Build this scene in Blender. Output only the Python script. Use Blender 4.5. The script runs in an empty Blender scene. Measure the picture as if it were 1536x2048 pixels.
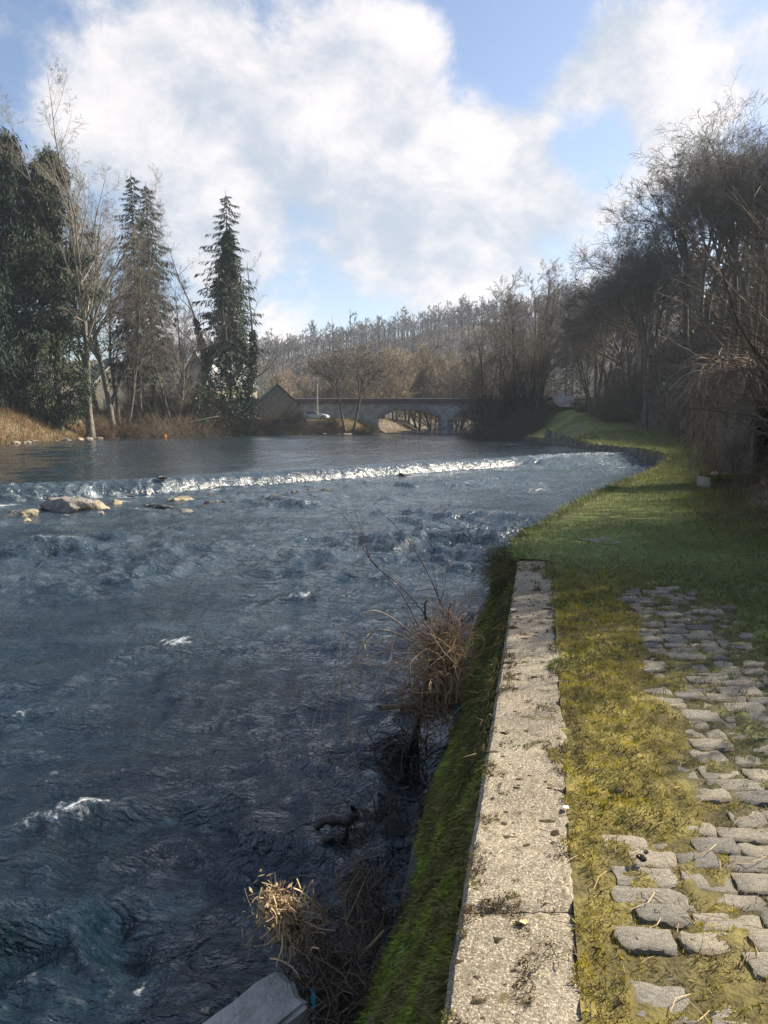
import bpy, math
import numpy as np
from mathutils import Vector

# ------------------------------------------------------------------ camera, sky, sun, exposure
SC = bpy.context.scene
COL = SC.collection
F, CX, CY, HORIZ, CAMZ = 1538.0, 768.0, 1024.0, 838.0, 1.6
PITCH = math.atan((CY - HORIZ) / F)
SUN_AZ, SUN_EL = math.radians(65), math.radians(33)
EXPOSURE = 1.8

cam_d = bpy.data.cameras.new('camera')
cam = bpy.data.objects.new('camera', cam_d); COL.objects.link(cam)
cam.location = (0, 0, CAMZ); cam.rotation_euler = (math.pi/2 - PITCH, 0, 0)
cam_d.sensor_fit = 'VERTICAL'; cam_d.sensor_height = 36.0; cam_d.sensor_width = 27.0
cam_d.lens = F / 2048.0 * 36.0
cam_d.clip_start = 0.05; cam_d.clip_end = 6000
SC.camera = cam
SC.view_settings.view_transform = 'Standard'; SC.view_settings.look = 'None'
SC.view_settings.gamma = 1.0; SC.view_settings.exposure = EXPOSURE
SC.cycles.use_denoising = True; SC.cycles.denoising_prefilter = 'NONE'; SC.cycles.denoising_input_passes = 'RGB_ALBEDO_NORMAL'
SC.cycles.max_bounces = 8; SC.cycles.diffuse_bounces = 3; SC.cycles.glossy_bounces = 3
SC.cycles.transparent_max_bounces = 8; SC.cycles.volume_bounces = 1
SC.cycles.sample_clamp_indirect = 5.0; SC.cycles.sample_clamp_direct = 10.0

def sgauss(nt, dirsock, px, py, r, amp):
    """a soft lump of cloud (or gap) around one direction of the sky"""
    d = ray(px, py); d = d/np.linalg.norm(d)
    n = nt.nodes.new('ShaderNodeVectorMath'); n.operation = 'DISTANCE'
    nt.links.new(dirsock, n.inputs[0]); n.inputs[1].default_value = tuple(d)
    m = nt.nodes.new('ShaderNodeMapRange'); m.interpolation_type = 'SMOOTHERSTEP'
    nt.links.new(n.outputs['Value'], m.inputs['Value'])
    m.inputs['From Min'].default_value = 0; m.inputs['From Max'].default_value = r/F*1.25
    m.inputs['To Min'].default_value = amp; m.inputs['To Max'].default_value = 0
    return m.outputs['Result']

def ray(px, py):
    c, s = math.cos(PITCH), math.sin(PITCH)
    a, b = (px-CX)/F, -(py-CY)/F
    return np.array([a, c + b*s, -s + b*c])

def at_z(px, py, z):
    d = ray(px, py); t = (z-CAMZ)/d[2]; return np.array([d[0]*t, d[1]*t, z])

def at_y(px, py, y):
    d = ray(px, py); t = y/d[1]; return np.array([d[0]*t, y, CAMZ + d[2]*t])

W = bpy.data.worlds.new('World'); SC.world = W; W.use_nodes = True
nt = W.node_tree; nt.nodes.clear()
def N(nt, t, **kw):
    n = nt.nodes.new(t)
    for k, v in kw.items(): setattr(n, k, v)
    return n
out = N(nt, 'ShaderNodeOutputWorld'); bg = N(nt, 'ShaderNodeBackground')
bg.inputs['Strength'].default_value = 0.105
sky = N(nt, 'ShaderNodeTexSky', sky_type='NISHITA'); sky.sun_disc = False
sky.sun_elevation = SUN_EL; sky.sun_rotation = SUN_AZ; sky.altitude = 200
sky.air_density = 1.0; sky.dust_density = 1.2; sky.ozone_density = 1.5
tc = N(nt, 'ShaderNodeTexCoord')
nrm = N(nt, 'ShaderNodeVectorMath', operation='NORMALIZE'); nt.links.new(tc.outputs['Generated'], nrm.inputs[0])
DIR = nrm.outputs['Vector']
def cloud_noise(off, scale, detail, rough, dist=0.25):
    mp = N(nt, 'ShaderNodeMapping'); nt.links.new(DIR, mp.inputs['Vector'])
    mp.inputs['Location'].default_value = off; mp.inputs['Scale'].default_value = (scale, scale, scale*1.35)
    n = N(nt, 'ShaderNodeTexNoise'); nt.links.new(mp.outputs['Vector'], n.inputs['Vector'])
    n.inputs['Scale'].default_value = 1.0; n.inputs['Detail'].default_value = detail
    n.inputs['Roughness'].default_value = rough; n.inputs['Distortion'].default_value = dist
    return n.outputs['Fac']
def M2(op, a, b=None, c=None):
    n = N(nt, 'ShaderNodeMath', operation=op)
    for i, v in enumerate((a, b, c)):
        if v is None: continue
        if isinstance(v, (int, float)): n.inputs[i].default_value = v
        else: nt.links.new(v, n.inputs[i])
    return n.outputs['Value']
off = np.array([3.7, 1.2, 5.1])
sd = np.array([math.sin(SUN_AZ)*math.cos(SUN_EL), math.cos(SUN_AZ)*math.cos(SUN_EL), math.sin(SUN_EL)])
n0 = cloud_noise(tuple(off), 3.8, 10, 0.55, 0.15)
n1 = cloud_noise(tuple(off + (sd*0.10 + np.array([0, 0, .10]))*1.4), 3.8, 6, 0.5, 0.15)
nf = cloud_noise(tuple(off*1.7), 9.0, 12, 0.66, 0.25)
blobs = [(110,150,190,.20),(400,130,240,.26),(730,190,210,.26),(470,360,280,.20),(830,330,240,.22),(1060,400,330,.26),(520,40,60,-.05),
         (1200,130,130,.22),(1300,95,70,.16),(1480,110,200,.30),(720,560,420,.14),(250,420,300,.10),(1320,250,80,.10),
         (60,10,170,-.25),(940,70,190,-.34),(1190,275,105,-.34),(585,90,90,-.18),(320,310,90,-.22),(1060,30,130,-.25),(880,210,90,-.2),
         (1000,520,120,-.06),(650,400,90,-.10),(-60,160,150,-.2)]
dens = M2('MULTIPLY_ADD', nf, 0.55, M2('MULTIPLY', n0, 1.15))
shadv = n1
for b in blobs:
    dens = M2('ADD', dens, sgauss(nt, DIR, b[0], b[1], b[2]*1.1, b[3]*.85))
mask = N(nt, 'ShaderNodeMapRange', interpolation_type='SMOOTHSTEP')
nt.links.new(dens, mask.inputs['Value'])
mask.inputs['From Min'].default_value = 0.83; mask.inputs['From Max'].default_value = 1.06
# bright edges where the cloud thins towards the sun, grey where it stands thick before it
thick = N(nt, 'ShaderNodeMapRange', interpolation_type='SMOOTHSTEP')
sh = M2('SUBTRACT', M2('MULTIPLY', n0, 1.0), M2('MULTIPLY', n1, 1.0))
sh = M2('ADD', M2('MULTIPLY', sh, 1.6), M2('MULTIPLY', M2('SUBTRACT', nf, 0.5), 1.5))
thick.inputs['From Min'].default_value = -0.30; thick.inputs['From Max'].default_value = 0.40
nt.links.new(sh, thick.inputs['Value'])
ramp = N(nt, 'ShaderNodeMixRGB'); nt.links.new(thick.outputs['Result'], ramp.inputs['Fac'])
ramp.inputs['Color1'].default_value = (1.52, 1.72, 2.02, 1); ramp.inputs['Color2'].default_value = (2.9, 2.74, 2.72, 1)
skm = N(nt, 'ShaderNodeMixRGB', blend_type='MULTIPLY'); skm.inputs['Fac'].default_value = 1
nt.links.new(sky.outputs['Color'], skm.inputs['Color1']); skm.inputs['Color2'].default_value = (.49, .48, .49, 1)
mix = N(nt, 'ShaderNodeMixRGB'); nt.links.new(mask.outputs['Result'], mix.inputs['Fac'])
nt.links.new(skm.outputs['Color'], mix.inputs['Color1']); nt.links.new(ramp.outputs['Color'], mix.inputs['Color2'])
nt.links.new(mix.outputs['Color'], bg.inputs['Color']); nt.links.new(bg.outputs['Background'], out.inputs['Surface'])

sun_d = bpy.data.lights.new('sun', 'SUN'); sun_d.energy = 4.0; sun_d.angle = math.radians(0.6); sun_d.color = (1.0, 0.89, 0.72)
sun = bpy.data.objects.new('sun', sun_d); COL.objects.link(sun)
sun.rotation_euler = Vector(sd).to_track_quat('Z', 'Y').to_euler(); sun.location = (60, 40, 80)

# ------------------------------------------------------------------ helpers
def rng(s): return np.random.default_rng(s)

def _hash(ix, iy, seed):
    h = (ix.astype(np.int64)*374761393 + iy.astype(np.int64)*668265263 + seed*1442695041) & 0xffffffff
    h = ((h ^ (h >> 13))*1274126177) & 0xffffffff
    return (h ^ (h >> 16)) & 0xffffffff
def perlin(x, y, seed=0):
    x = np.asarray(x, float); y = np.asarray(y, float)
    ix, iy = np.floor(x), np.floor(y); fx, fy = x-ix, y-iy
    u, v = fx*fx*fx*(fx*(fx*6-15)+10), fy*fy*fy*(fy*(fy*6-15)+10)
    def g(ox, oy):
        a = _hash(ix+ox, iy+oy, seed)*(2*math.pi/4294967296.0)
        return np.cos(a)*(fx-ox) + np.sin(a)*(fy-oy)
    return 1.5*((g(0,0)*(1-u)+g(1,0)*u)*(1-v) + (g(0,1)*(1-u)+g(1,1)*u)*v)
def fbm(x, y, seed=0, oct=4, gain=.5):
    s, a, f = 0., 1., 1.
    for i in range(oct):
        s = s + a*perlin(x*f, y*f, seed+i*17); a *= gain; f *= 2.03
    return s
def sstep(v, a, b):
    t = np.clip((np.asarray(v, float)-a)/(b-a), 0, 1); return t*t*(3-2*t)
UP_ = np.array([0, 0, 1.])
def unit(v): return v/np.maximum(np.linalg.norm(v, axis=-1, keepdims=True), 1e-9)

def mesh(name, parts, mat=None, smooth=False, col=None, attrs=None):
    """parts: list of (verts, faces); col: per-vertex rgb for all parts"""
    Vs, starts, loops, n, ls = [], [], [], 0, 0
    for V, Fc in parts:
        V = np.asarray(V, float).reshape(-1, 3)
        for fc in (Fc if isinstance(Fc, list) else [Fc]):
            fc = np.asarray(fc)
            if fc.size == 0: continue
            k = fc.shape[1]
            loops.append((fc+n).ravel()); starts.append(ls + np.arange(len(fc))*k); ls += fc.size
        Vs.append(V); n += len(V)
    V = np.concatenate(Vs); L = np.concatenate(loops); S = np.concatenate(starts)
    me = bpy.data.meshes.new(name)
    me.vertices.add(len(V)); me.vertices.foreach_set('co', V.ravel().astype(np.float32))
    me.loops.add(len(L)); me.loops.foreach_set('vertex_index', L.astype(np.int32))
    me.polygons.add(len(S)); me.polygons.foreach_set('loop_start', S.astype(np.int32))
    me.polygons.foreach_set('use_smooth', np.full(len(S), smooth))
    if col is not None:
        c = np.concatenate([np.asarray(col, float).reshape(-1, 3), np.ones((len(V), 1))], 1)
        a = me.attributes.new('col', 'FLOAT_COLOR', 'POINT'); a.data.foreach_set('color', c.ravel().astype(np.float32))
    for k, v in (attrs or {}).items():
        a = me.attributes.new(k, 'FLOAT', 'POINT'); a.data.foreach_set('value', np.asarray(v, np.float32).ravel())
    me.update(calc_edges=True)
    if mat: me.materials.append(mat)
    return me

def link(name, data, parent=None, loc=(0,0,0), rot=(0,0,0), scale=(1,1,1), label=None, cat=None, group=None, kind=None):
    o = bpy.data.objects.new(name, data); COL.objects.link(o)
    o.location = loc; o.rotation_euler = rot; o.scale = scale; o.parent = parent
    tag(o, label, cat, group, kind)
    return o
def tag(o, label=None, cat=None, group=None, kind=None):
    if label: o['label'] = label
    if cat: o['category'] = cat
    if group: o['group'] = group
    if kind: o['kind'] = kind
    return o
def empty(name, loc=(0,0,0), rot=(0,0,0), scale=(1,1,1), **kw):
    o = link(name, None, None, loc, rot, scale, **kw); o.empty_display_size = .2; return o
def copy_tree(o, parent=None):
    c = o.copy(); COL.objects.link(c); c.parent = parent
    for ch in [k for k in bpy.data.objects if k.parent == o]: copy_tree(ch, c)
    return c

def tubes(P, rad, k):
    P = np.asarray(P, float); rad = np.asarray(rad, float); Nn, n, _ = P.shape
    T = unit(np.gradient(P, axis=1))
    ov = unit(P[:, -1]-P[:, 0])
    ref = np.where(np.abs(ov[:, 2:3]) > .7, np.array([[.95, .3, 0.]]), np.array([[0, .1, .99]]))[:, None, :]
    U = unit(np.cross(T, np.broadcast_to(ref, T.shape))); Vv = np.cross(T, U)
    a = np.arange(k)/k*2*math.pi
    ring = P[:, :, None, :] + rad[:, :, None, None]*(np.cos(a)[None, None, :, None]*U[:, :, None, :] + np.sin(a)[None, None, :, None]*Vv[:, :, None, :])
    idx = np.arange(Nn*n*k).reshape(Nn, n, k); nx = np.roll(idx, -1, axis=2)
    q = np.stack([idx[:, :-1], nx[:, :-1], nx[:, 1:], idx[:, 1:]], -1).reshape(-1, 4)
    return ring.reshape(-1, 3), q

def diamonds(P, D, L, Wd, r, fold=None):
    """leaf-like four-cornered blades from P along D"""
    n = len(P); D = unit(D); S = unit(np.cross(D, r.normal(size=(n, 3))))
    L = np.broadcast_to(np.asarray(L, float).reshape(-1, 1), (n, 1)); Wd = np.broadcast_to(np.asarray(Wd, float).reshape(-1, 1), (n, 1))
    V = np.stack([P, P + D*L*.45 + S*Wd*.5, P + D*L, P + D*L*.45 - S*Wd*.5], 1).reshape(-1, 3)
    return V, np.arange(4*n).reshape(n, 4)
def blades(P, D, L, Wd, r):
    n = len(P); D = unit(D); S = unit(np.cross(D, r.normal(size=(n, 3))))
    L = np.broadcast_to(np.asarray(L, float).reshape(-1, 1), (n, 1)); Wd = np.broadcast_to(np.asarray(Wd, float).reshape(-1, 1), (n, 1))
    V = np.stack([P + S*Wd*.5, P - S*Wd*.5, P + D*L], 1).reshape(-1, 3)
    return V, np.arange(3*n).reshape(n, 3)
def box(x0, x1, y0, y1, z0, z1):
    V = np.array([[x, y, z] for z in (z0, z1) for y in (y0, y1) for x in (x0, x1)], float)
    return V, np.array([[0,2,3,1],[4,5,7,6],[0,1,5,4],[2,6,7,3],[0,4,6,2],[1,3,7,5]])
def bevel_box(sx, sy, sz, b):
    bm = __import__('bmesh').new(); B = __import__('bmesh')
    B.ops.create_cube(bm, size=1); B.ops.scale(bm, vec=(sx, sy, sz), verts=bm.verts)
    B.ops.bevel(bm, geom=bm.edges[:], offset=b, segments=2, affect='EDGES', profile=.6)
    B.ops.triangulate(bm, faces=bm.faces[:])
    V = np.array([v.co[:] for v in bm.verts]); Fc = np.array([[v.index for v in f.verts] for f in bm.faces]); bm.free()
    return V, Fc
def icos(sub):
    bm = __import__('bmesh').new(); __import__('bmesh').ops.create_icosphere(bm, subdivisions=sub, radius=1)
    V = np.array([v.co[:] for v in bm.verts]); Fc = np.array([[v.index for v in f.verts] for f in bm.faces]); bm.free()
    return V, Fc
def poly(pts, n):
    """smooth curve through points, n samples"""
    pts = np.asarray(pts, float)
    if len(pts) == 2: pts = np.stack([pts[0], (pts[0]+pts[1])/2, pts[1]])
    t = np.linspace(0, len(pts)-1, n); i = np.clip(t.astype(int), 0, len(pts)-2); f = (t-i)[:, None]
    p0 = pts[np.maximum(i-1, 0)]; p1 = pts[i]; p2 = pts[i+1]; p3 = pts[np.minimum(i+2, len(pts)-1)]
    return .5*((2*p1)+(-p0+p2)*f+(2*p0-5*p1+4*p2-p3)*f**2+(-p0+3*p1-3*p2+p3)*f**3)

# ------------------------------------------------------------------ materials
def mat(name, c1, c2=None, scale=5.0, rough=.85, bump=0.0, bscale=None, attr=False, detail=6, spec=.3, contrast=(.35, .65), obj_coord=True, trans=0.0):
    m = bpy.data.materials.new(name); m.use_nodes = True; t = m.node_tree
    b = t.nodes['Principled BSDF']; b.inputs['Roughness'].default_value = rough
    b.inputs['Specular IOR Level'].default_value = spec
    tcn = N(t, 'ShaderNodeTexCoord')
    nz = N(t, 'ShaderNodeTexNoise'); t.links.new(tcn.outputs['Object'], nz.inputs['Vector'])
    nz.inputs['Scale'].default_value = scale; nz.inputs['Detail'].default_value = detail; nz.inputs['Roughness'].default_value = .6
    mr = N(t, 'ShaderNodeMapRange'); t.links.new(nz.outputs['Fac'], mr.inputs['Value'])
    mr.inputs['From Min'].default_value, mr.inputs['From Max'].default_value = contrast
    mx = N(t, 'ShaderNodeMixRGB'); t.links.new(mr.outputs['Result'], mx.inputs['Fac'])
    c2 = c2 or c1
    mx.inputs['Color1'].default_value = (*c1, 1); mx.inputs['Color2'].default_value = (*c2, 1)
    last = mx.outputs['Color']
    if attr:
        at = N(t, 'ShaderNodeAttribute', attribute_name='col')
        ml = N(t, 'ShaderNodeMixRGB', blend_type='MULTIPLY'); ml.inputs['Fac'].default_value = 1
        t.links.new(last, ml.inputs['Color1']); t.links.new(at.outputs['Color'], ml.inputs['Color2']); last = ml.outputs['Color']
    t.links.new(last, b.inputs['Base Color'])
    if bump:
        nb = N(t, 'ShaderNodeTexNoise'); t.links.new(tcn.outputs['Object'], nb.inputs['Vector'])
        nb.inputs['Scale'].default_value = bscale or scale*3; nb.inputs['Detail'].default_value = 5
        bp = N(t, 'ShaderNodeBump'); t.links.new(nb.outputs['Fac'], bp.inputs['Height'])
        bp.inputs['Strength'].default_value = min(1, bump); bp.inputs['Distance'].default_value = .02 if bscale is None or bscale > 20 else .1
        t.links.new(bp.outputs['Normal'], b.inputs['Normal'])
    if trans:
        tr = N(t, 'ShaderNodeBsdfTranslucent'); t.links.new(last, tr.inputs['Color'])
        ms = N(t, 'ShaderNodeMixShader'); ms.inputs['Fac'].default_value = trans
        t.links.new(b.outputs['BSDF'], ms.inputs[1]); t.links.new(tr.outputs['BSDF'], ms.inputs[2])
        t.links.new(ms.outputs['Shader'], t.nodes['Material Output'].inputs['Surface'])
    return m

M_ground = mat('ground', (.75,.72,.7), (1.15,1.15,1.1), 1.3, .95, .5, 9, attr=True)
M_path = mat('path_soil', (.7,.7,.7), (1.2,1.2,1.2), 22, .95, .5, 60, attr=True)
M_blade = mat('blade', (.8,.8,.8), (1.15,1.15,1.1), 3, .8, attr=True, trans=.25)
M_moss = mat('moss', (.8,.8,.8), (1.15,1.15,1.1), 8, .9, attr=True, trans=.15)
M_twig = mat('twig', (.85,.85,.85), (1.1,1.1,1.1), 6, .85, attr=True)
M_bark_grey = mat('bark_grey', (.10,.09,.075), (.22,.20,.165), 2.5, .9, .6, 14)
M_bark_dark = mat('bark_dark', (.06,.053,.045), (.13,.113,.09), 2.5, .9, .5, 14)
M_branch_pale = mat('branch_pale', (.16,.14,.11), (.25,.22,.175), 1.2, .85)
M_branch_dark = mat('branch_dark', (.09,.078,.064), (.17,.145,.118), 1.2, .85)
M_branch_tan = mat('branch_tan', (.19,.155,.105), (.29,.235,.165), .6, .85)
M_needle = mat('needle', (.012,.027,.018), (.027,.047,.026), .5, .75, attr=True, trans=.05)
M_ivy = mat('ivy', (.024,.044,.018), (.05,.078,.03), .9, .5, attr=True, spec=.35)
M_bush = mat('bush', (.8,.8,.8), (1.1,1.1,1.1), .5, .9, attr=True)
M_forest = mat('forest', (.85,.85,.85), (1.1,1.1,1.1), .05, .9, attr=True)
M_rock = mat('rock', (.16,.15,.135), (.30,.28,.25), 3.0, .8, .8, 18)
M_rock_tan = mat('rock_tan', (.22,.185,.13), (.38,.32,.23), 3.0, .8, .6, 18)
M_rock_wet = mat('rock_wet', (.025,.024,.023), (.06,.057,.05), 4.0, .25, .8, 18, spec=.6)
M_sett = mat('sett', (.24,.226,.20), (.43,.405,.36), 11, .85, .9, 55)
M_wood_wet = mat('wood_wet', (.012,.010,.009), (.035,.028,.022), 6, .35, .8, 30, spec=.5)
M_wood = mat('wood', (.16,.115,.07), (.33,.25,.16), 8, .8, .6, 40)
M_straw = mat('straw', (.30,.21,.115), (.50,.37,.21), 7, .75, attr=True)
M_teal = mat('teal_sheet', (.004,.075,.085), (.008,.12,.13), 5, .35, .5, 20, spec=.5)
M_white = mat('white_paint', (.68,.68,.66), (.8,.8,.78), 2, .6)
M_slate = mat('slate', (.06,.06,.065), (.11,.11,.115), 2.5, .7, .5, 12)
M_stonewall = mat('stone_wall', (.16,.145,.115), (.33,.30,.24), 2.5, .9, .8, 8)
M_stonedark = mat('stone_wall_dark', (.17,.168,.14), (.30,.29,.24), 2.0, .9, .8, 8)
M_glass = mat('window_glass', (.02,.025,.03), (.04,.045,.05), 1, .08, spec=.6)
M_asphalt = mat('asphalt', (.17,.17,.18), (.23,.23,.24), 3, .85, .3, 30)
M_metal = mat('pale_metal', (.45,.42,.33), (.6,.56,.45), 4, .6)
M_rubber = mat('rubber', (.012,.012,.012), (.02,.02,.02), 6, .8)
M_carpaint = mat('car_paint', (.50,.53,.57), (.55,.58,.62), 1, .25, spec=.6)
M_redlamp = mat('lamp_plastic', (.5,.5,.48), (.6,.6,.58), 3, .3)
M_brick = mat('brick', (.15,.10,.075), (.26,.19,.14), 4, .9, .6, 10)
M_polewood = mat('pole_wood', (.09,.075,.06), (.16,.13,.10), 3, .9, .4, 20)
M_stalk = mat('stalk', (.26,.2,.14), (.4,.32,.23), 5, .85)

def vary(m, lo, hi, tint=(1, 1, 1)):
    """every stone its own tone"""
    t = m.node_tree; b = t.nodes['Principled BSDF']; src = b.inputs['Base Color'].links[0].from_socket
    oi = N(t, 'ShaderNodeObjectInfo'); mr = N(t, 'ShaderNodeMapRange'); t.links.new(oi.outputs['Random'], mr.inputs['Value'])
    mr.inputs['To Min'].default_value = lo; mr.inputs['To Max'].default_value = hi
    ml = N(t, 'ShaderNodeMixRGB', blend_type='MULTIPLY'); ml.inputs['Fac'].default_value = 1; t.links.new(src, ml.inputs['Color1']); t.links.new(mr.outputs['Result'], ml.inputs['Color2'])
    m2 = N(t, 'ShaderNodeMixRGB', blend_type='MULTIPLY'); t.links.new(oi.outputs['Random'], m2.inputs['Fac']); t.links.new(ml.outputs['Color'], m2.inputs['Color1']); m2.inputs['Color2'].default_value = (*tint, 1)
    t.links.new(m2.outputs['Color'], b.inputs['Base Color'])
vary(M_sett, .72, 1.18, (1.06, 1.0, .88))
def brick_mat(name, c1, c2, mortar, scale, bw=.6, rh=.3):
    m = bpy.data.materials.new(name); m.use_nodes = True; t = m.node_tree; b = t.nodes['Principled BSDF']
    tcn = N(t, 'ShaderNodeTexCoord'); mp = N(t, 'ShaderNodeMapping'); t.links.new(tcn.outputs['Object'], mp.inputs['Vector'])
    mp.inputs['Rotation'].default_value = (math.radians(90), 0, 0)
    br = N(t, 'ShaderNodeTexBrick'); t.links.new(mp.outputs['Vector'], br.inputs['Vector'])
    br.inputs['Color1'].default_value = (*c1, 1); br.inputs['Color2'].default_value = (*c2, 1); br.inputs['Mortar'].default_value = (*mortar, 1)
    br.inputs['Scale'].default_value = scale; br.inputs['Brick Width'].default_value = bw; br.inputs['Row Height'].default_value = rh
    br.inputs['Mortar Size'].default_value = .025
    nz = N(t, 'ShaderNodeTexNoise'); t.links.new(tcn.outputs['Object'], nz.inputs['Vector']); nz.inputs['Scale'].default_value = .9; nz.inputs['Detail'].default_value = 8
    mr = N(t, 'ShaderNodeMapRange'); t.links.new(nz.outputs['Fac'], mr.inputs['Value']); mr.inputs['To Min'].default_value = .45; mr.inputs['To Max'].default_value = 1.5
    ml = N(t, 'ShaderNodeMixRGB', blend_type='MULTIPLY'); ml.inputs['Fac'].default_value = 1
    t.links.new(br.outputs['Color'], ml.inputs['Color1']); t.links.new(mr.outputs['Result'], ml.inputs['Color2'])
    t.links.new(ml.outputs['Color'], b.inputs['Base Color']); b.inputs['Roughness'].default_value = .9
    bp = N(t, 'ShaderNodeBump'); t.links.new(br.outputs['Fac'], bp.inputs['Height']); bp.inputs['Strength'].default_value = .6; bp.inputs['Distance'].default_value = .03; bp.invert = True
    t.links.new(bp.outputs['Normal'], b.inputs['Normal'])
    return m
M_bridge = brick_mat('bridge_stone', (.26,.26,.255), (.40,.40,.39), (.16,.16,.155), 1.0, .7, .38)
M_parapet = brick_mat('parapet_brick', (.13,.085,.075), (.19,.12,.105), (.10,.08,.075), 1.0, .45, .16)

def concrete_mat():
    m = bpy.data.materials.new('coping_concrete'); m.use_nodes = True; t = m.node_tree; b = t.nodes['Principled BSDF']
    tcn = N(t, 'ShaderNodeTexCoord')
    def nz(sc, det=4, ro=.6):
        n = N(t, 'ShaderNodeTexNoise'); t.links.new(tcn.outputs['Object'], n.inputs['Vector']); n.inputs['Scale'].default_value = sc
        n.inputs['Detail'].default_value = det; n.inputs['Roughness'].default_value = ro; return n.outputs['Fac']
    def rmp(v, a, b_, ca, cb):
        mr = N(t, 'ShaderNodeMapRange'); t.links.new(v, mr.inputs['Value']); mr.inputs['From Min'].default_value = a; mr.inputs['From Max'].default_value = b_
        mx = N(t, 'ShaderNodeMixRGB'); t.links.new(mr.outputs['Result'], mx.inputs['Fac'])
        for s, c in (('Color1', ca), ('Color2', cb)):
            if isinstance(c, tuple): mx.inputs[s].default_value = (*c, 1)
            else: t.links.new(c, mx.inputs[s])
        return mx.outputs['Color']
    base = rmp(nz(1.8, 5), .35, .65, (.19,.162,.12), (.31,.27,.205))
    base = rmp(nz(120, 3, .7), .52, .60, base, (.54,.48,.375))        # pale aggregate
    base = rmp(nz(85, 3, .7), .44, .36, base, (.10,.085,.06))        # dark grains
    base = rmp(nz(9, 7, .7), .53, .66, base, (.16,.14,.10))        # dirty patches
    base = rmp(nz(3.2, 7, .75), .56, .64, base, (.13,.105,.05))      # thin moss film
    t.links.new(base, b.inputs['Base Color']); b.inputs['Roughness'].default_value = .92; b.inputs['Specular IOR Level'].default_value = .2
    bp = N(t, 'ShaderNodeBump'); t.links.new(nz(110, 5, .75), bp.inputs['Height']); bp.inputs['Strength'].default_value = .9; bp.inputs['Distance'].default_value = .01
    t.links.new(bp.outputs['Normal'], b.inputs['Normal'])
    return m
M_coping = concrete_mat()

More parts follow.
